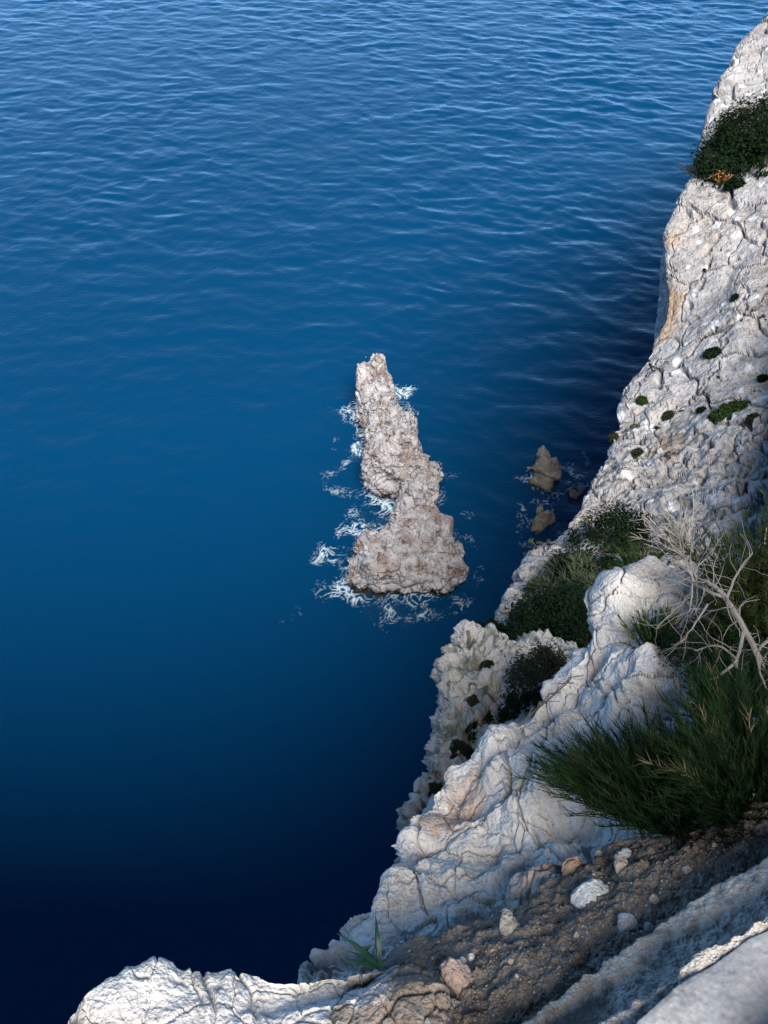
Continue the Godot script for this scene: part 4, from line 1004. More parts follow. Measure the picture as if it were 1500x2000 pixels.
const RIDGE = [
	[Vector3(-0.88, 46.00, 1.00), Vector3(-0.82, 46.00, 1.00), Vector3(-0.75, 46.00, 1.00), Vector3(-0.69, 46.00, 1.00), Vector3(-0.62, 46.00, 1.00), Vector3(-0.55, 46.00, 1.00), Vector3(-0.49, 46.00, 1.00), Vector3(-0.42, 46.00, 1.00), Vector3(-0.35, 46.00, 1.00), Vector3(-0.28, 46.00, 1.00), Vector3(-0.20, 46.00, 1.00), Vector3(-0.13, 46.00, 1.00), Vector3(-0.06, 46.00, 1.00), Vector3(0.01, 46.00, 1.00), Vector3(0.08, 46.00, 1.00), Vector3(0.16, 46.00, 1.00), Vector3(0.23, 46.00, 1.00), Vector3(0.30, 46.00, 1.00)],
	[Vector3(-0.88, 47.27, -0.44), Vector3(-0.82, 47.25, -0.45), Vector3(-0.75, 47.24, -0.45), Vector3(-0.69, 47.22, -0.45), Vector3(-0.62, 47.20, -0.45), Vector3(-0.55, 47.19, -0.46), Vector3(-0.49, 47.18, -0.46), Vector3(-0.42, 47.17, -0.46), Vector3(-0.35, 47.16, -0.46), Vector3(-0.28, 47.15, -0.46), Vector3(-0.20, 47.14, -0.46), Vector3(-0.13, 47.14, -0.46), Vector3(-0.06, 47.14, -0.46), Vector3(0.01, 47.14, -0.46), Vector3(0.08, 47.14, -0.46), Vector3(0.16, 47.14, -0.46), Vector3(0.23, 47.15, -0.46), Vector3(0.30, 47.15, -0.46)],
	[Vector3(-0.91, 47.23, -0.51), Vector3(-0.86, 47.20, -0.53), Vector3(-0.81, 47.18, -0.54), Vector3(-0.74, 47.17, -0.56), Vector3(-0.67, 47.15, -0.56), Vector3(-0.60, 47.14, -0.57), Vector3(-0.53, 47.13, -0.57), Vector3(-0.46, 47.12, -0.57), Vector3(-0.38, 47.11, -0.58), Vector3(-0.31, 47.10, -0.58), Vector3(-0.23, 47.09, -0.58), Vector3(-0.16, 47.09, -0.58), Vector3(-0.08, 47.09, -0.58), Vector3(-0.00, 47.09, -0.59), Vector3(0.07, 47.09, -0.59), Vector3(0.15, 47.10, -0.58), Vector3(0.21, 47.11, -0.56), Vector3(0.28, 47.12, -0.55)],
	[Vector3(-0.95, 47.18, -0.58), Vector3(-0.91, 47.15, -0.61), Vector3(-0.86, 47.12, -0.64), Vector3(-0.80, 47.11, -0.67), Vector3(-0.73, 47.10, -0.68), Vector3(-0.65, 47.10, -0.69), Vector3(-0.58, 47.08, -0.70), Vector3(-0.50, 47.08, -0.70), Vector3(-0.42, 47.07, -0.70), Vector3(-0.34, 47.05, -0.71), Vector3(-0.26, 47.04, -0.70), Vector3(-0.18, 47.03, -0.71), Vector3(-0.10, 47.03, -0.72), Vector3(-0.02, 47.03, -0.72), Vector3(0.06, 47.05, -0.72), Vector3(0.13, 47.07, -0.70), Vector3(0.20, 47.08, -0.67), Vector3(0.25, 47.09, -0.63)],
	[Vector3(-0.98, 47.12, -0.65), Vector3(-0.95, 47.09, -0.70), Vector3(-0.91, 47.08, -0.75), Vector3(-0.86, 47.07, -0.79), Vector3(-0.78, 47.05, -0.80), Vector3(-0.71, 47.04, -0.82), Vector3(-0.63, 47.03, -0.84), Vector3(-0.55, 47.01, -0.84), Vector3(-0.46, 47.01, -0.84), Vector3(-0.38, 47.01, -0.85), Vector3(-0.30, 46.98, -0.85), Vector3(-0.21, 46.95, -0.86), Vector3(-0.13, 46.93, -0.87), Vector3(-0.04, 46.93, -0.88), Vector3(0.04, 46.96, -0.87), Vector3(0.12, 47.02, -0.84), Vector3(0.18, 47.06, -0.78), Vector3(0.22, 47.07, -0.73)],
	[Vector3(-1.02, 47.07, -0.73), Vector3(-0.99, 47.07, -0.79), Vector3(-0.97, 47.05, -0.86), Vector3(-0.92, 47.02, -0.92), Vector3(-0.85, 46.98, -0.95), Vector3(-0.78, 46.94, -0.98), Vector3(-0.70, 46.92, -1.01), Vector3(-0.61, 46.91, -1.00), Vector3(-0.52, 46.89, -1.02), Vector3(-0.43, 46.88, -1.03), Vector3(-0.34, 46.87, -1.02), Vector3(-0.25, 46.83, -1.04), Vector3(-0.16, 46.79, -1.06), Vector3(-0.07, 46.77, -1.09), Vector3(0.03, 46.79, -1.08), Vector3(0.11, 46.86, -1.02), Vector3(0.16, 46.96, -0.93), Vector3(0.19, 47.05, -0.83)],
	[Vector3(-1.02, 47.01, -0.73), Vector3(-0.99, 47.01, -0.80), Vector3(-0.97, 46.99, -0.86), Vector3(-0.92, 46.96, -0.92), Vector3(-0.85, 46.92, -0.95), Vector3(-0.78, 46.88, -0.98), Vector3(-0.70, 46.86, -1.01), Vector3(-0.61, 46.85, -1.01), Vector3(-0.52, 46.83, -1.02), Vector3(-0.43, 46.82, -1.03), Vector3(-0.34, 46.81, -1.02), Vector3(-0.25, 46.77, -1.04), Vector3(-0.16, 46.73, -1.06), Vector3(-0.07, 46.71, -1.09), Vector3(0.03, 46.73, -1.08), Vector3(0.11, 46.80, -1.02), Vector3(0.16, 46.90, -0.93), Vector3(0.19, 46.99, -0.83)],
	[Vector3(-1.02, 46.77, -0.73), Vector3(-1.00, 46.77, -0.80), Vector3(-0.97, 46.75, -0.87), Vector3(-0.93, 46.72, -0.92), Vector3(-0.86, 46.68, -0.95), Vector3(-0.78, 46.64, -0.98), Vector3(-0.70, 46.62, -1.01), Vector3(-0.61, 46.61, -1.01), Vector3(-0.52, 46.59, -1.02), Vector3(-0.43, 46.58, -1.03), Vector3(-0.34, 46.57, -1.02), Vector3(-0.25, 46.53, -1.05), Vector3(-0.16, 46.49, -1.07), Vector3(-0.07, 46.47, -1.09), Vector3(0.03, 46.49, -1.08), Vector3(0.11, 46.56, -1.02), Vector3(0.16, 46.66, -0.93), Vector3(0.19, 46.75, -0.83)],
	[Vector3(-1.04, 45.87, -0.75), Vector3(-1.01, 45.87, -0.81), Vector3(-0.99, 45.85, -0.88), Vector3(-0.94, 45.82, -0.94), Vector3(-0.87, 45.78, -0.97), Vector3(-0.79, 45.74, -1.00), Vector3(-0.71, 45.72, -1.03), Vector3(-0.62, 45.71, -1.02), Vector3(-0.53, 45.69, -1.04), Vector3(-0.44, 45.68, -1.05), Vector3(-0.35, 45.67, -1.04), Vector3(-0.26, 45.63, -1.06), Vector3(-0.16, 45.59, -1.08), Vector3(-0.07, 45.57, -1.11), Vector3(0.03, 45.59, -1.10), Vector3(0.12, 45.66, -1.04), Vector3(0.17, 45.76, -0.94), Vector3(0.20, 45.85, -0.84)],
	[Vector3(-1.12, 41.07, -0.81), Vector3(-1.09, 41.07, -0.88), Vector3(-1.06, 41.05, -0.95), Vector3(-1.02, 41.02, -1.01), Vector3(-0.94, 40.98, -1.04), Vector3(-0.85, 40.94, -1.07), Vector3(-0.77, 40.92, -1.11), Vector3(-0.67, 40.91, -1.10), Vector3(-0.57, 40.89, -1.12), Vector3(-0.47, 40.88, -1.13), Vector3(-0.37, 40.87, -1.12), Vector3(-0.28, 40.83, -1.14), Vector3(-0.17, 40.79, -1.16), Vector3(-0.07, 40.77, -1.19), Vector3(0.03, 40.79, -1.18), Vector3(0.12, 40.86, -1.12), Vector3(0.18, 40.96, -1.02), Vector3(0.21, 41.05, -0.91)],
	[Vector3(-1.37, 27.07, -0.98), Vector3(-1.33, 27.07, -1.07), Vector3(-1.29, 27.05, -1.15), Vector3(-1.23, 27.02, -1.23), Vector3(-1.13, 26.98, -1.26), Vector3(-1.03, 26.94, -1.30), Vector3(-0.93, 26.92, -1.34), Vector3(-0.81, 26.91, -1.33), Vector3(-0.69, 26.89, -1.35), Vector3(-0.57, 26.88, -1.36), Vector3(-0.45, 26.87, -1.34), Vector3(-0.33, 26.83, -1.37), Vector3(-0.21, 26.79, -1.40), Vector3(-0.09, 26.77, -1.42), Vector3(0.04, 26.79, -1.42), Vector3(0.15, 26.86, -1.35), Vector3(0.22, 26.96, -1.23), Vector3(0.26, 27.05, -1.11)],
	[Vector3(-1.86, -1.50, -1.34), Vector3(-1.81, -1.50, -1.45), Vector3(-1.76, -1.50, -1.57), Vector3(-1.68, -1.50, -1.67), Vector3(-1.54, -1.50, -1.71), Vector3(-1.39, -1.50, -1.75), Vector3(-1.25, -1.50, -1.80), Vector3(-1.08, -1.50, -1.79), Vector3(-0.93, -1.50, -1.81), Vector3(-0.77, -1.50, -1.83), Vector3(-0.61, -1.50, -1.80), Vector3(-0.44, -1.50, -1.83), Vector3(-0.28, -1.50, -1.86), Vector3(-0.11, -1.50, -1.90), Vector3(0.05, -1.50, -1.89), Vector3(0.20, -1.50, -1.81), Vector3(0.29, -1.50, -1.66), Vector3(0.35, -1.50, -1.51)]]
const SOIL = [
	[Vector3(1.67, 47.12, -1.37), Vector3(1.58, 47.10, -1.34), Vector3(1.50, 47.08, -1.31), Vector3(1.42, 47.06, -1.27), Vector3(1.33, 47.04, -1.24), Vector3(1.25, 47.04, -1.20), Vector3(1.16, 47.03, -1.16), Vector3(1.08, 47.03, -1.12), Vector3(1.00, 47.03, -1.07), Vector3(0.91, 47.04, -1.02), Vector3(0.84, 47.04, -0.98), Vector3(0.76, 47.04, -0.93), Vector3(0.69, 47.04, -0.88), Vector3(0.62, 47.05, -0.84), Vector3(0.55, 47.05, -0.79), Vector3(0.48, 47.06, -0.75), Vector3(0.40, 47.08, -0.72), Vector3(0.32, 47.10, -0.69)],
	[Vector3(1.66, 47.10, -1.42), Vector3(1.57, 47.08, -1.40), Vector3(1.48, 47.05, -1.37), Vector3(1.39, 47.03, -1.33), Vector3(1.30, 47.02, -1.29), Vector3(1.20, 47.02, -1.26), Vector3(1.12, 47.00, -1.22), Vector3(1.03, 46.99, -1.18), Vector3(0.95, 46.99, -1.13), Vector3(0.86, 46.99, -1.08), Vector3(0.78, 46.99, -1.04), Vector3(0.69, 46.99, -0.99), Vector3(0.61, 47.01, -0.94), Vector3(0.53, 47.04, -0.89), Vector3(0.45, 47.04, -0.84), Vector3(0.39, 47.04, -0.80), Vector3(0.34, 47.05, -0.76), Vector3(0.29, 47.05, -0.72)],
	[Vector3(1.65, 47.08, -1.48), Vector3(1.55, 47.05, -1.45), Vector3(1.46, 47.03, -1.42), Vector3(1.36, 47.01, -1.38), Vector3(1.26, 47.01, -1.34), Vector3(1.16, 46.99, -1.31), Vector3(1.07, 46.96, -1.29), Vector3(0.98, 46.94, -1.26), Vector3(0.89, 46.95, -1.19), Vector3(0.80, 46.94, -1.15), Vector3(0.71, 46.94, -1.10), Vector3(0.62, 46.95, -1.05), Vector3(0.53, 46.98, -1.00), Vector3(0.44, 47.01, -0.95), Vector3(0.36, 46.97, -0.92), Vector3(0.30, 46.97, -0.86), Vector3(0.28, 46.98, -0.81), Vector3(0.26, 47.01, -0.76)],
	[Vector3(1.63, 47.06, -1.53), Vector3(1.54, 47.03, -1.51), Vector3(1.44, 46.99, -1.49), Vector3(1.33, 46.98, -1.44), Vector3(1.21, 47.00, -1.39), Vector3(1.13, 46.93, -1.39), Vector3(1.04, 46.88, -1.38), Vector3(0.94, 46.87, -1.34), Vector3(0.84, 46.88, -1.27), Vector3(0.75, 46.86, -1.23), Vector3(0.65, 46.85, -1.18), Vector3(0.55, 46.87, -1.13), Vector3(0.45, 46.90, -1.08), Vector3(0.36, 46.88, -1.04), Vector3(0.27, 46.84, -1.01), Vector3(0.22, 46.85, -0.94), Vector3(0.22, 46.90, -0.87), Vector3(0.22, 46.95, -0.80)],
	[Vector3(1.62, 47.05, -1.58), Vector3(1.52, 47.00, -1.58), Vector3(1.43, 46.95, -1.56), Vector3(1.31, 46.93, -1.52), Vector3(1.20, 46.90, -1.49), Vector3(1.11, 46.83, -1.48), Vector3(1.01, 46.76, -1.49), Vector3(0.91, 46.72, -1.47), Vector3(0.80, 46.76, -1.37), Vector3(0.70, 46.70, -1.35), Vector3(0.59, 46.71, -1.29), Vector3(0.48, 46.74, -1.23), Vector3(0.37, 46.73, -1.19), Vector3(0.27, 46.71, -1.15), Vector3(0.16, 46.67, -1.13), Vector3(0.12, 46.72, -1.02), Vector3(0.15, 46.80, -0.93), Vector3(0.18, 46.89, -0.84)],
	[Vector3(1.61, 47.03, -1.64), Vector3(1.52, 46.95, -1.65), Vector3(1.42, 46.89, -1.64), Vector3(1.31, 46.82, -1.62), Vector3(1.20, 46.78, -1.60), Vector3(1.09, 46.69, -1.60), Vector3(0.99, 46.61, -1.62), Vector3(0.88, 46.53, -1.62), Vector3(0.77, 46.56, -1.52), Vector3(0.65, 46.53, -1.49), Vector3(0.53, 46.53, -1.42), Vector3(0.41, 46.54, -1.36), Vector3(0.29, 46.50, -1.33), Vector3(0.16, 46.50, -1.29), Vector3(0.04, 46.53, -1.24), Vector3(0.01, 46.62, -1.11), Vector3(0.08, 46.72, -0.99), Vector3(0.14, 46.82, -0.88)],
	[Vector3(1.62, 46.98, -1.65), Vector3(1.53, 46.90, -1.66), Vector3(1.42, 46.84, -1.65), Vector3(1.32, 46.77, -1.63), Vector3(1.20, 46.73, -1.61), Vector3(1.10, 46.64, -1.61), Vector3(0.99, 46.56, -1.63), Vector3(0.89, 46.48, -1.63), Vector3(0.78, 46.51, -1.52), Vector3(0.65, 46.48, -1.49), Vector3(0.53, 46.48, -1.42), Vector3(0.41, 46.49, -1.36), Vector3(0.29, 46.45, -1.34), Vector3(0.17, 46.45, -1.30), Vector3(0.04, 46.48, -1.24), Vector3(0.01, 46.57, -1.11), Vector3(0.08, 46.67, -0.99), Vector3(0.14, 46.77, -0.89)],
	[Vector3(1.63, 46.88, -1.67), Vector3(1.54, 46.80, -1.68), Vector3(1.44, 46.74, -1.67), Vector3(1.33, 46.67, -1.64), Vector3(1.21, 46.63, -1.62), Vector3(1.11, 46.54, -1.62), Vector3(1.00, 46.46, -1.65), Vector3(0.89, 46.38, -1.64), Vector3(0.78, 46.41, -1.54), Vector3(0.66, 46.38, -1.51), Vector3(0.54, 46.38, -1.44), Vector3(0.41, 46.39, -1.37), Vector3(0.29, 46.35, -1.35), Vector3(0.17, 46.35, -1.31), Vector3(0.05, 46.38, -1.25), Vector3(0.01, 46.47, -1.12), Vector3(0.08, 46.57, -1.00), Vector3(0.15, 46.67, -0.90)],
	[Vector3(1.67, 46.63, -1.71), Vector3(1.58, 46.55, -1.72), Vector3(1.47, 46.49, -1.71), Vector3(1.36, 46.42, -1.68), Vector3(1.24, 46.38, -1.66), Vector3(1.13, 46.29, -1.66), Vector3(1.02, 46.21, -1.68), Vector3(0.91, 46.13, -1.68), Vector3(0.80, 46.16, -1.57), Vector3(0.67, 46.13, -1.54), Vector3(0.55, 46.13, -1.47), Vector3(0.42, 46.14, -1.40), Vector3(0.30, 46.10, -1.38), Vector3(0.17, 46.10, -1.33), Vector3(0.05, 46.13, -1.28), Vector3(0.01, 46.22, -1.15), Vector3(0.08, 46.32, -1.02), Vector3(0.15, 46.42, -0.92)]]
const BAND = [
	[Vector3(0.71, 46.20, 1.20), Vector3(0.78, 46.20, 1.20), Vector3(0.86, 46.20, 1.20), Vector3(0.93, 46.20, 1.20), Vector3(1.01, 46.20, 1.20), Vector3(1.09, 46.20, 1.20), Vector3(1.16, 46.20, 1.20), Vector3(1.25, 46.20, 1.20), Vector3(1.33, 46.20, 1.20), Vector3(1.41, 46.20, 1.20), Vector3(1.49, 46.20, 1.20), Vector3(1.57, 46.20, 1.20), Vector3(1.65, 46.20, 1.20), Vector3(1.73, 46.20, 1.20)],
	[Vector3(0.41, 47.32, -0.49), Vector3(0.48, 47.32, -0.53), Vector3(0.56, 47.33, -0.57), Vector3(0.63, 47.33, -0.61), Vector3(0.71, 47.34, -0.65), Vector3(0.79, 47.34, -0.69), Vector3(0.86, 47.36, -0.74), Vector3(0.95, 47.37, -0.77), Vector3(1.03, 47.39, -0.81), Vector3(1.11, 47.41, -0.85), Vector3(1.19, 47.43, -0.89), Vector3(1.27, 47.46, -0.92), Vector3(1.35, 47.49, -0.95), Vector3(1.43, 47.52, -0.98)],
	[Vector3(0.37, 47.28, -0.54), Vector3(0.45, 47.27, -0.58), Vector3(0.53, 47.27, -0.63), Vector3(0.61, 47.26, -0.67), Vector3(0.69, 47.27, -0.72), Vector3(0.77, 47.28, -0.76), Vector3(0.85, 47.29, -0.81), Vector3(0.93, 47.31, -0.85), Vector3(1.01, 47.33, -0.89), Vector3(1.10, 47.36, -0.93), Vector3(1.18, 47.38, -0.96), Vector3(1.26, 47.41, -1.00), Vector3(1.34, 47.44, -1.03), Vector3(1.43, 47.47, -1.06)],
	[Vector3(0.34, 47.24, -0.59), Vector3(0.41, 47.23, -0.65), Vector3(0.49, 47.21, -0.70), Vector3(0.58, 47.20, -0.74), Vector3(0.66, 47.20, -0.79), Vector3(0.74, 47.21, -0.84), Vector3(0.83, 47.22, -0.89), Vector3(0.91, 47.24, -0.93), Vector3(1.00, 47.27, -0.97), Vector3(1.08, 47.30, -1.01), Vector3(1.17, 47.33, -1.04), Vector3(1.25, 47.36, -1.08), Vector3(1.34, 47.39, -1.12), Vector3(1.42, 47.43, -1.15)],
	[Vector3(0.29, 47.21, -0.65), Vector3(0.37, 47.19, -0.71), Vector3(0.45, 47.17, -0.76), Vector3(0.54, 47.14, -0.81), Vector3(0.63, 47.15, -0.86), Vector3(0.71, 47.17, -0.91), Vector3(0.80, 47.16, -0.97), Vector3(0.89, 47.18, -1.02), Vector3(0.98, 47.22, -1.06), Vector3(1.06, 47.25, -1.09), Vector3(1.15, 47.28, -1.13), Vector3(1.24, 47.31, -1.17), Vector3(1.33, 47.35, -1.20), Vector3(1.42, 47.38, -1.24)],
	[Vector3(0.25, 47.17, -0.71), Vector3(0.32, 47.16, -0.77), Vector3(0.41, 47.15, -0.83), Vector3(0.50, 47.15, -0.87), Vector3(0.58, 47.14, -0.93), Vector3(0.67, 47.14, -0.98), Vector3(0.76, 47.14, -1.04), Vector3(0.86, 47.15, -1.10), Vector3(0.95, 47.17, -1.14), Vector3(1.04, 47.20, -1.18), Vector3(1.13, 47.23, -1.22), Vector3(1.23, 47.27, -1.26), Vector3(1.32, 47.30, -1.30), Vector3(1.41, 47.33, -1.34)],
	[Vector3(0.25, 47.13, -0.71), Vector3(0.32, 47.12, -0.77), Vector3(0.41, 47.11, -0.83), Vector3(0.50, 47.11, -0.87), Vector3(0.58, 47.10, -0.93), Vector3(0.67, 47.10, -0.99), Vector3(0.77, 47.10, -1.05), Vector3(0.86, 47.11, -1.10), Vector3(0.95, 47.13, -1.15), Vector3(1.05, 47.16, -1.19), Vector3(1.14, 47.19, -1.22), Vector3(1.23, 47.23, -1.26), Vector3(1.32, 47.26, -1.30), Vector3(1.41, 47.29, -1.34)],
	[Vector3(0.25, 46.97, -0.72), Vector3(0.33, 46.96, -0.78), Vector3(0.41, 46.95, -0.83), Vector3(0.50, 46.95, -0.88), Vector3(0.59, 46.94, -0.94), Vector3(0.68, 46.94, -0.99), Vector3(0.77, 46.94, -1.06), Vector3(0.86, 46.95, -1.11), Vector3(0.96, 46.97, -1.16), Vector3(1.05, 47.00, -1.20), Vector3(1.15, 47.03, -1.23), Vector3(1.24, 47.07, -1.27), Vector3(1.33, 47.10, -1.31), Vector3(1.43, 47.13, -1.35)],
	[Vector3(0.26, 46.47, -0.74), Vector3(0.34, 46.46, -0.80), Vector3(0.42, 46.45, -0.86), Vector3(0.51, 46.45, -0.90), Vector3(0.60, 46.44, -0.96), Vector3(0.70, 46.44, -1.02), Vector3(0.79, 46.44, -1.08), Vector3(0.89, 46.45, -1.14), Vector3(0.98, 46.47, -1.19), Vector3(1.08, 46.50, -1.23), Vector3(1.18, 46.53, -1.27), Vector3(1.27, 46.57, -1.31), Vector3(1.37, 46.60, -1.35), Vector3(1.47, 46.63, -1.39)]]
const SLAB = [
	[Vector3(0.98, 46.20, 1.40), Vector3(1.05, 46.20, 1.40), Vector3(1.12, 46.20, 1.40), Vector3(1.20, 46.20, 1.40), Vector3(1.28, 46.20, 1.40), Vector3(1.36, 46.20, 1.40), Vector3(1.44, 46.20, 1.40), Vector3(1.53, 46.20, 1.40), Vector3(1.61, 46.20, 1.40), Vector3(1.70, 46.20, 1.40)],
	[Vector3(0.58, 47.55, -0.23), Vector3(0.65, 47.55, -0.27), Vector3(0.72, 47.55, -0.32), Vector3(0.80, 47.55, -0.36), Vector3(0.88, 47.55, -0.41), Vector3(0.96, 47.56, -0.46), Vector3(1.04, 47.57, -0.50), Vector3(1.13, 47.58, -0.55), Vector3(1.21, 47.59, -0.59), Vector3(1.30, 47.62, -0.63)],
	[Vector3(0.54, 47.53, -0.33), Vector3(0.61, 47.52, -0.39), Vector3(0.69, 47.52, -0.44), Vector3(0.77, 47.52, -0.49), Vector3(0.85, 47.52, -0.53), Vector3(0.94, 47.52, -0.58), Vector3(1.02, 47.53, -0.63), Vector3(1.11, 47.54, -0.67), Vector3(1.20, 47.56, -0.72), Vector3(1.29, 47.58, -0.76)],
	[Vector3(0.50, 47.51, -0.46), Vector3(0.58, 47.50, -0.51), Vector3(0.65, 47.50, -0.56), Vector3(0.73, 47.49, -0.62), Vector3(0.82, 47.49, -0.67), Vector3(0.91, 47.49, -0.72), Vector3(1.00, 47.49, -0.76), Vector3(1.09, 47.51, -0.81), Vector3(1.18, 47.52, -0.86), Vector3(1.27, 47.55, -0.90)],
	[Vector3(0.46, 47.49, -0.59), Vector3(0.53, 47.49, -0.65), Vector3(0.61, 47.48, -0.70), Vector3(0.69, 47.47, -0.76), Vector3(0.78, 47.45, -0.82), Vector3(0.88, 47.45, -0.87), Vector3(0.97, 47.46, -0.92), Vector3(1.06, 47.48, -0.96), Vector3(1.15, 47.50, -1.01), Vector3(1.24, 47.52, -1.05)],
	[Vector3(0.46, 47.46, -0.59), Vector3(0.53, 47.46, -0.65), Vector3(0.61, 47.45, -0.71), Vector3(0.69, 47.44, -0.76), Vector3(0.78, 47.42, -0.82), Vector3(0.88, 47.42, -0.87), Vector3(0.97, 47.43, -0.92), Vector3(1.06, 47.45, -0.96), Vector3(1.15, 47.47, -1.01), Vector3(1.25, 47.49, -1.05)],
	[Vector3(0.46, 47.34, -0.59), Vector3(0.54, 47.34, -0.65), Vector3(0.61, 47.33, -0.71), Vector3(0.70, 47.32, -0.77), Vector3(0.79, 47.30, -0.83), Vector3(0.88, 47.30, -0.87), Vector3(0.98, 47.31, -0.92), Vector3(1.07, 47.33, -0.97), Vector3(1.16, 47.35, -1.01), Vector3(1.25, 47.37, -1.06)],
	[Vector3(0.47, 46.99, -0.60), Vector3(0.54, 46.99, -0.66), Vector3(0.62, 46.98, -0.72), Vector3(0.71, 46.97, -0.78), Vector3(0.80, 46.95, -0.84), Vector3(0.90, 46.95, -0.89), Vector3(0.99, 46.96, -0.93), Vector3(1.08, 46.98, -0.98), Vector3(1.18, 47.00, -1.03), Vector3(1.27, 47.02, -1.07)]]
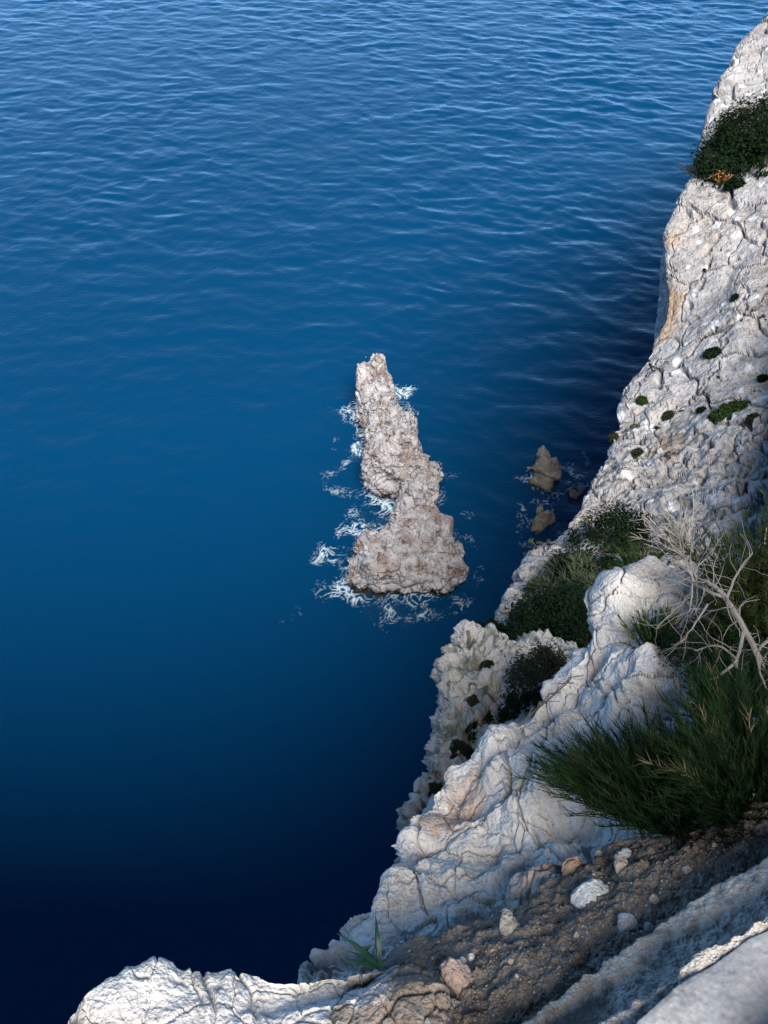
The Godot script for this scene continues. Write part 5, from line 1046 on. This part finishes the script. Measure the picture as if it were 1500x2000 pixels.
const PLANTS = [
	["needle", "needle_bush", "rock_ledge", Vector3(1.186, 46.485, -1.794), 0.537, 0.434, "black_green", "large dark green needle bush spilling over the white ledge", "bush", "needle bushes in the foreground"],
	["needle", "needle_bush", "rock_ledge", Vector3(1.455, 46.713, -1.730), 0.464, 0.420, "black_green", "dark needle bush at the right edge beside the large one", "bush", "needle bushes in the foreground"],
	["needle", "needle_bush", "rock_ledge", Vector3(1.623, 46.438, -2.269), 0.301, 0.301, "black_green", "low needle bush under the bare grey branches", "bush", "needle bushes in the foreground"],
	["needle", "needle_bush", "rock_ledge", Vector3(1.483, 45.906, -2.977), 0.219, 0.322, "green", "small grassy needle tuft on top of the ledge block", "bush", "needle bushes in the foreground"],
	["fuzz", "heath_bush", "rock_ledge", Vector3(1.995, 46.126, -3.049), 0.413, 0.884, "olive", "tall feathery olive green bush at the right edge", "bush", "heath bushes at the right"],
	["fuzz", "heath_bush", "rock_ledge", Vector3(2.497, 45.934, -3.519), 0.427, 1.019, "green", "dark feathery bush half cut off behind the olive one", "bush", "heath bushes at the right"],
	["leafy", "hollow_shrub", "rock_ledge", Vector3(1.715, 46.209, -2.741), 0.290, 0.193, "black_green", "dark shrub in the hollow under the bare grey branches", "shrub", "needle bushes in the foreground"],
	["leafy", "hollow_shrub", "rock_ledge", Vector3(1.823, 46.332, -2.534), 0.240, 0.214, "black_green", "dark shrub at the right edge above the needle bushes", "shrub", "needle bushes in the foreground"],
	["leafy", "hollow_shrub", "rock_ledge", Vector3(1.637, 46.406, -2.330), 0.216, 0.127, "black_green", "dark shrub between the dead branches and the large needle bush", "shrub", "needle bushes in the foreground"],
	["dry", "dry_shrub", "cliff", Vector3(5.686, 37.085, -11.884), 0.716, 0.920, "dry", "dry grey twiggy shrub between the gully and the feathery bush", "shrub", ""],
	["leafy", "gully_shrub", "cliff", Vector3(4.612, 36.037, -12.777), 0.864, 0.864, "black_green", "rounded dark leafy shrub at the top of the gully", "shrub", "shrubs in the gully behind the ledge"],
	["needle", "gully_shrub", "cliff", Vector3(4.635, 37.227, -11.118), 0.584, 0.681, "green", "bright green broom-like shrub beside the dark leafy one", "shrub", "shrubs in the gully behind the ledge"],
	["strap", "strap_plant", "cliff", Vector3(3.316, 37.207, -10.709), 0.801, 0.660, "grey_green", "grey green plant with narrow drooping leaves in the gully", "shrub", "shrubs in the gully behind the ledge"],
	["strap", "strap_plant", "cliff", Vector3(3.371, 38.260, -9.240), 0.807, 0.764, "grey_green", "narrow-leaved plant lower in the gully beside the ledge", "shrub", "shrubs in the gully behind the ledge"],
	["leafy", "gully_shrub", "cliff", Vector3(2.753, 38.757, -8.269), 0.946, 0.867, "black_green", "broad dark shrub filling the middle of the gully", "shrub", "shrubs in the gully behind the ledge"],
	["leafy", "gully_shrub", "cliff", Vector3(3.111, 39.162, -7.836), 0.837, 0.837, "black_green", "dark shrub tucked right behind the ledge rim", "shrub", "shrubs in the gully behind the ledge"],
	["leafy", "gully_shrub", "rock_outcrop", Vector3(1.781, 41.272, -5.926), 0.415, 0.474, "dull", "dull green shrub at the foot of the gully above the twig", "shrub", "shrubs in the gully behind the ledge"],
	["leafy", "gully_shrub", "cliff", Vector3(2.433, 39.094, -7.620), 0.600, 0.525, "black_green", "dark shrub low in the gully left of the ledge rim", "shrub", "shrubs in the gully behind the ledge"],
	["leafy", "gully_shrub", "rock_outcrop", Vector3(1.526, 41.505, -5.411), 0.282, 0.282, "black_green", "dark shrub where the gully meets the outcrop", "shrub", "shrubs in the gully behind the ledge"],
	["leafy", "gully_shrub", "cliff", Vector3(2.622, 37.895, -9.473), 0.519, 0.432, "dull", "dull shrub on the gully's left side near the cliff rim", "shrub", "shrubs in the gully behind the ledge"],
	["leafy", "gully_shrub", "cliff", Vector3(3.709, 36.824, -11.405), 0.691, 0.593, "black_green", "dark shrub between the two narrow-leaved plants", "shrub", "shrubs in the gully behind the ledge"],
	["leafy", "gully_shrub", "cliff", Vector3(3.982, 38.181, -9.567), 0.653, 0.610, "black_green", "dark shrub in the gully right against the ledge block", "shrub", "shrubs in the gully behind the ledge"],
	["strap", "strap_plant", "cliff", Vector3(3.415, 35.482, -13.138), 0.308, 0.264, "grey_green", "small pale rosette on the cliff rim above the gully", "plant", "shrubs in the gully behind the ledge"],
	["leafy", "cliff_shrub", "cliff", Vector3(13.488, 36.480, -32.981), 1.796, 0.739, "black_green", "big dark shrub high on the cliff at the right edge", "shrub", "shrubs high on the cliff"],
	["leafy", "cliff_shrub", "cliff", Vector3(12.362, 35.807, -32.190), 1.281, 0.537, "black_green", "dark shrub trailing left below the big one high up", "shrub", "shrubs high on the cliff"],
	["fuzz", "cliff_shrub", "cliff", Vector3(11.422, 35.216, -31.842), 0.921, 0.614, "dull", "wispy shrub hanging over the cliff rim high up", "shrub", "shrubs high on the cliff"],
	["leafy", "cliff_shrub", "cliff", Vector3(13.143, 36.103, -31.112), 0.709, 0.607, "black_green", "dark shrub at the right edge under the big one", "shrub", "shrubs high on the cliff"],
	["dry", "dry_grass", "cliff", Vector3(11.743, 35.366, -31.318), 0.405, 0.405, "rust", "rust orange withered plant on the cliff rim under the shrubs", "plant", "shrubs high on the cliff"],
	["leafy", "cliff_shrub", "cliff", Vector3(12.029, 35.465, -30.596), 0.279, 0.279, "black_green", "little dark clump at the head of the long crack", "plant", "shrubs high on the cliff"],
	["leafy", "ivy_patch", "cliff", Vector3(8.778, 34.686, -18.877), 0.458, 0.201, "green", "bright green leafy patch clinging to the pale cliff face", "plant", "small plants dotted on the cliff face"],
	["leafy", "ivy_patch", "cliff", Vector3(9.131, 34.865, -19.123), 0.346, 0.173, "green", "upper lobe of leafy green growth on the pale cliff face", "plant", "small plants dotted on the cliff face"],
	["strap", "cliff_tuft", "cliff", Vector3(8.222, 33.186, -22.992), 0.145, 0.115, "dull", "round grey tuft near the cliff rim, alone above the others", "plant", "small plants dotted on the cliff face"],
	["leafy", "cliff_tuft", "cliff", Vector3(9.514, 34.277, -22.503), 0.193, 0.101, "black_green", "dark tuft in the slanting crack of the upper face", "plant", "small plants dotted on the cliff face"],
	["needle", "cliff_tuft", "cliff", Vector3(10.396, 34.290, -27.068), 0.088, 0.077, "black_green", "tiny dark tuft in the long crack", "plant", "small plants dotted on the cliff face"],
	["leafy", "cliff_tuft", "cliff", Vector3(10.744, 34.661, -24.793), 0.110, 0.072, "black_green", "tiny dark tuft right of the long crack", "plant", "small plants dotted on the cliff face"],
	["strap", "cliff_tuft", "cliff", Vector3(10.983, 35.108, -22.973), 0.105, 0.080, "black_green", "tiny dark tuft at the right edge of the upper face", "plant", "small plants dotted on the cliff face"],
	["leafy", "cliff_tuft", "cliff", Vector3(10.127, 35.158, -20.552), 0.085, 0.064, "black_green", "tiny dark tuft at the right edge above the green patch", "plant", "small plants dotted on the cliff face"],
	["needle", "cliff_tuft", "cliff", Vector3(9.288, 34.413, -21.265), 0.074, 0.054, "black_green", "tiny tuft straight below the tuft in the slanting crack", "plant", "small plants dotted on the cliff face"],
	["leafy", "cliff_tuft", "cliff", Vector3(7.588, 33.216, -21.398), 0.163, 0.131, "green", "green tuft just below the round grey one", "plant", "small plants dotted on the cliff face"],
	["strap", "cliff_tuft", "cliff", Vector3(7.079, 33.295, -20.226), 0.133, 0.095, "green", "second green tuft down from the round grey one", "plant", "small plants dotted on the cliff face"],
	["leafy", "cliff_tuft", "cliff", Vector3(6.507, 33.055, -20.197), 0.108, 0.084, "dull", "grey tuft right on the cliff rim", "plant", "small plants dotted on the cliff face"],
	["needle", "cliff_tuft", "cliff", Vector3(7.571, 33.606, -19.983), 0.131, 0.084, "black_green", "dark tuft in the brown hollow of the face", "plant", "small plants dotted on the cliff face"],
	["leafy", "cliff_tuft", "cliff", Vector3(7.915, 33.667, -20.383), 0.109, 0.074, "dull", "dull tuft at the head of the brown hollow", "plant", "small plants dotted on the cliff face"],
	["strap", "cliff_tuft", "cliff", Vector3(7.325, 34.293, -17.787), 0.132, 0.087, "dull", "dull tuft at the foot of the brown hollow", "plant", "small plants dotted on the cliff face"],
	["leafy", "cliff_tuft", "cliff", Vector3(6.737, 33.709, -18.571), 0.125, 0.089, "dull", "dull tuft left of the brown hollow's foot", "plant", "small plants dotted on the cliff face"],
	["needle", "cliff_tuft", "cliff", Vector3(8.330, 33.889, -20.470), 0.073, 0.053, "black_green", "tiny tuft between the brown hollow and the green patch", "plant", "small plants dotted on the cliff face"],
	["leafy", "cliff_tuft", "cliff", Vector3(8.534, 34.223, -19.801), 0.071, 0.052, "black_green", "tiny tuft close left of the green patch", "plant", "small plants dotted on the cliff face"],
	["strap", "cliff_tuft", "cliff", Vector3(6.114, 35.918, -13.773), 0.082, 0.064, "black_green", "dark tuft low on the face above the gully shrubs", "plant", "small plants dotted on the cliff face"],
	["leafy", "cliff_tuft", "cliff", Vector3(9.173, 35.351, -17.857), 0.110, 0.087, "dull", "dull tuft right of the green leafy patch", "plant", "small plants dotted on the cliff face"],
	["leafy", "rim_shrub", "cliff", Vector3(1.777, 37.762, -9.556), 0.225, 0.156, "black_green", "dark shrub peeping out behind the top of the outcrop", "shrub", "plants on the grey outcrop"],
	["leafy", "outcrop_shrub", "rock_outcrop", Vector3(1.089, 41.201, -5.444), 0.185, 0.161, "black_green", "dark green shrub on the outcrop beside the white ledge", "shrub", "plants on the grey outcrop"],
	["leafy", "outcrop_shrub", "rock_outcrop", Vector3(0.841, 41.331, -5.177), 0.146, 0.112, "dull", "dull shrub on the outcrop left of the dark green one", "shrub", "plants on the grey outcrop"],
	["leafy", "outcrop_shrub", "rock_outcrop", Vector3(0.495, 41.628, -4.515), 0.106, 0.084, "dull", "small shrub low on the outcrop near the water side", "shrub", "plants on the grey outcrop"],
	["leafy", "outcrop_tuft", "rock_outcrop", Vector3(1.171, 41.066, -6.387), 0.073, 0.049, "dull", "tuft near the top of the outcrop", "plant", "plants on the grey outcrop"],
	["leafy", "outcrop_tuft", "rock_outcrop", Vector3(1.010, 41.129, -5.852), 0.059, 0.047, "dull", "tuft halfway down the outcrop", "plant", "plants on the grey outcrop"],
]
const DEAD = [
	[0.016, [Vector3(1.771, 46.436, -2.462), Vector3(1.655, 46.623, -2.613), Vector3(1.554, 46.763, -2.679), Vector3(1.484, 46.792, -2.752), Vector3(1.469, 46.754, -2.797)]],
	[0.009, [Vector3(1.588, 46.691, -2.739), Vector3(1.467, 46.701, -2.818), Vector3(1.432, 46.746, -2.887), Vector3(1.395, 46.749, -2.909)]],
	[0.006, [Vector3(1.467, 46.701, -2.818), Vector3(1.460, 46.746, -2.873), Vector3(1.508, 46.790, -2.898)]],
	[0.006, [Vector3(1.432, 46.746, -2.887), Vector3(1.447, 46.683, -2.807), Vector3(1.427, 46.610, -2.729)]],
	[0.010, [Vector3(1.655, 46.623, -2.613), Vector3(1.618, 46.528, -2.510), Vector3(1.633, 46.441, -2.375)]],
	[0.008, [Vector3(1.600, 46.566, -2.483), Vector3(1.482, 46.478, -2.433), Vector3(1.354, 46.427, -2.434)]],
	[0.008, [Vector3(1.706, 46.696, -2.499), Vector3(1.659, 46.634, -2.447), Vector3(1.686, 46.566, -2.331)]],
	[0.005, [Vector3(1.476, 46.618, -2.863), Vector3(1.404, 46.538, -2.802), Vector3(1.311, 46.458, -2.747)]],
	[0.006, [Vector3(1.514, 46.655, -2.738), Vector3(1.439, 46.564, -2.665), Vector3(1.389, 46.513, -2.624)]],
	[0.006, [Vector3(1.618, 46.528, -2.510), Vector3(1.538, 46.543, -2.580), Vector3(1.442, 46.505, -2.585)]],
	[0.007, [Vector3(1.651, 46.561, -2.847), Vector3(1.697, 46.654, -2.929), Vector3(1.763, 46.738, -2.985)]],
]
const TWIG = [Vector3(0.745, 45.565, -2.766), Vector3(0.819, 45.613, -2.821), Vector3(0.890, 45.653, -2.861), Vector3(1.022, 45.738, -2.944)]
const SQUILL = [
	[Vector3(-0.013, 46.817, -1.077), Vector3(-0.156, 46.950, -1.141), 0.016],
	[Vector3(-0.013, 46.817, -1.077), Vector3(-0.145, 46.940, -1.054), 0.018],
	[Vector3(-0.013, 46.817, -1.077), Vector3(-0.125, 46.913, -1.100), 0.013],
	[Vector3(-0.013, 46.817, -1.077), Vector3(-0.029, 46.874, -1.232), 0.016],
	[Vector3(-0.013, 46.817, -1.077), Vector3(-0.078, 46.821, -1.146), 0.012],
	[Vector3(-0.013, 46.817, -1.077), Vector3(-0.025, 46.866, -1.126), 0.008],
]
const STONES = [
	["soil", Vector3(0.738, 46.748, -1.339), 0.1394, 0.1054, 0.30, Color(0.62, 0.62, 0.62), "largest white stone lying in the middle of the soil"],
	["soil", Vector3(0.910, 46.629, -1.549), 0.0508, 0.0584, 0.80, Color(0.62, 0.62, 0.62), "small white cube-like stone below the needle bush"],
	["soil", Vector3(0.870, 46.729, -1.434), 0.0530, 0.0890, 0.10, Color(0.45, 0.38, 0.32), "tan stone just below the small white one"],
	["soil", Vector3(0.424, 46.714, -1.225), 0.0666, 0.1171, 0.20, Color(0.36, 0.33, 0.29), "grey-brown upright stone in the left half of the soil"],
	["soil", Vector3(0.802, 46.928, -1.175), 0.0638, 0.0647, 0.50, Color(0.40, 0.41, 0.43), "blue-grey stone at the soil's right side near the sandy bank"],
	["soil", Vector3(0.730, 46.512, -1.546), 0.1034, 0.0941, 0.40, Color(0.46, 0.30, 0.20), "orange-tan rounded stone at the soil's upper rim"],
	["soil", Vector3(0.237, 46.794, -1.048), 0.0862, 0.1293, 0.60, Color(0.42, 0.31, 0.26), "pinkish flat stone in the lower left of the soil"],
	["soil", Vector3(0.134, 46.700, -1.068), 0.0693, 0.0531, 0.20, Color(0.42, 0.31, 0.26), "pinkish small stone against the rock rim"],
	["soil", Vector3(0.197, 46.828, -0.945), 0.1287, 0.0719, 0.10, Color(0.45, 0.38, 0.32), "pale tan stone at the bottom edge of the soil"],
	["soil", Vector3(0.896, 46.908, -1.264), 0.0307, 0.0309, 0.10, Color(0.45, 0.38, 0.32), "tiny tan stone right of the largest white stone"],
	["soil", Vector3(0.850, 46.954, -1.155), 0.0299, 0.0343, 0.90, Color(0.45, 0.38, 0.32), "tiny tan pebble beside the blue-grey stone"],
	["soil", Vector3(0.267, 46.734, -1.134), 0.0231, 0.0265, 0.40, Color(0.62, 0.62, 0.62), "tiny white pebble, left of a close pair"],
	["soil", Vector3(0.298, 46.747, -1.136), 0.0230, 0.0265, 0.20, Color(0.62, 0.62, 0.62), "tiny white pebble, right of a close pair"],
	["soil", Vector3(0.838, 46.524, -1.589), 0.0347, 0.0299, 0.40, Color(0.45, 0.38, 0.32), "tiny tan stone left of the small white one"],
	["soil", Vector3(0.418, 46.889, -1.071), 0.0221, 0.0211, 0.40, Color(0.45, 0.38, 0.32), "tiny tan pebble below the grey-brown upright stone"],
	["soil", Vector3(1.043, 46.896, -1.369), 0.0393, 0.0362, 0.20, Color(0.45, 0.38, 0.32), "tan pebble in the shaded upper right of the soil"],
]
const ISLET_FOAM = [[-2.92, -45.50, 0.82, 2.28, 1.00], [-3.46, -42.80, 0.73, 1.43, 0.80], [-1.92, -47.83, 0.84, 1.59, 0.75], [-0.59, -50.56, 0.87, 1.96, 0.85], [-1.36, -49.45, 1.17, 1.65, 0.55], [-1.61, -57.77, 0.42, 2.90, 1.00], [-2.56, -62.47, 0.97, 1.40, 0.90], [1.80, -64.98, 1.17, 3.08, 0.95], [-0.35, -40.25, 1.59, 0.81, 0.70], [3.52, -39.80, 2.11, 0.80, 0.35], [5.49, -46.52, 1.13, 2.58, 0.30], [-3.63, -52.85, 1.21, 2.35, 0.30], [-5.21, -41.62, 1.26, 1.63, 0.30], [-3.69, -44.25, 1.48, 2.46, 0.40], [4.51, -54.64, 0.82, 1.82, 0.40], [-3.39, -55.56, 1.86, 0.93, 0.35], [-2.45, -54.04, 2.45, 3.60, 0.25], [1.07, -41.39, 4.30, 1.39, 0.25]]
const BOULDER_FOAM = [[11.14, -54.52, 0.74, 1.21, 0.85], [16.04, -54.94, 0.74, 1.22, 1.00], [14.98, -51.92, 0.56, 0.81, 0.70], [11.14, -49.72, 1.09, 0.99, 0.60], [11.92, -48.10, 1.92, 1.07, 0.40], [13.23, -52.27, 1.20, 2.32, 0.30], [13.49, -48.36, 1.16, 1.07, 0.35], [10.83, -45.25, 1.49, 2.01, 0.20]]
const FISSURES = [[Vector3(12.129, 35.550, -30.925), Vector3(11.925, 35.341, -29.823), Vector3(11.369, 34.968, -28.918), Vector3(10.699, 34.464, -27.449), Vector3(10.370, 34.273, -26.808), Vector3(9.563, 33.793, -25.147)], [Vector3(10.820, 34.807, -24.130), Vector3(10.312, 34.740, -22.869), Vector3(9.795, 34.466, -22.619), Vector3(9.386, 34.211, -22.341)], [Vector3(10.389, 34.623, -30.324), Vector3(10.728, 34.716, -29.586), Vector3(11.124, 34.829, -28.829)], [Vector3(10.051, 35.368, -19.560), Vector3(9.431, 35.236, -18.654), Vector3(8.889, 35.238, -17.636)], [Vector3(8.142, 33.125, -23.075), Vector3(8.200, 33.512, -21.548)], [Vector3(9.291, 33.643, -24.512), Vector3(8.674, 33.338, -23.576)]]
const far_stains = [[Vector3(9.116, 33.420, -26.488), 0.722, Color(0.50, 0.33, 0.18), 0.75], [Vector3(8.817, 33.140, -25.266), 0.596, Color(0.50, 0.33, 0.18), 0.70], [Vector3(9.872, 34.176, -28.990), 0.306, Color(0.50, 0.33, 0.18), 0.45], [Vector3(8.354, 34.075, -19.897), 0.297, Color(0.50, 0.33, 0.18), 0.30], [Vector3(7.583, 33.961, -18.948), 0.460, Color(0.27, 0.21, 0.165), 0.80], [Vector3(7.411, 34.241, -18.005), 0.305, Color(0.24, 0.17, 0.13), 0.80], [Vector3(7.779, 33.758, -19.842), 0.356, Color(0.22, 0.20, 0.17), 0.60]]
const ledge_stains = [[Vector3(0.379, 45.628, -2.301), 0.124, Color(0.52, 0.36, 0.27), 0.75], [Vector3(0.295, 45.645, -2.181), 0.108, Color(0.52, 0.36, 0.27), 0.80], [Vector3(0.457, 45.580, -2.442), 0.084, Color(0.52, 0.36, 0.27), 0.60], [Vector3(0.626, 46.255, -1.577), 0.137, Color(0.52, 0.36, 0.27), 0.60], [Vector3(0.411, 46.234, -1.472), 0.135, Color(0.52, 0.36, 0.27), 0.60], [Vector3(0.126, 46.123, -1.464), 0.055, Color(0.42, 0.27, 0.22), 0.80], [Vector3(-0.217, 46.239, -1.276), 0.088, Color(0.52, 0.36, 0.27), 0.40], [Vector3(-0.119, 46.246, -1.293), 0.066, Color(0.52, 0.36, 0.27), 0.40], [Vector3(0.775, 46.289, -1.636), 0.092, Color(0.52, 0.36, 0.27), 0.60], [Vector3(1.193, 45.672, -3.094), 0.076, Color(0.52, 0.36, 0.27), 0.50]]
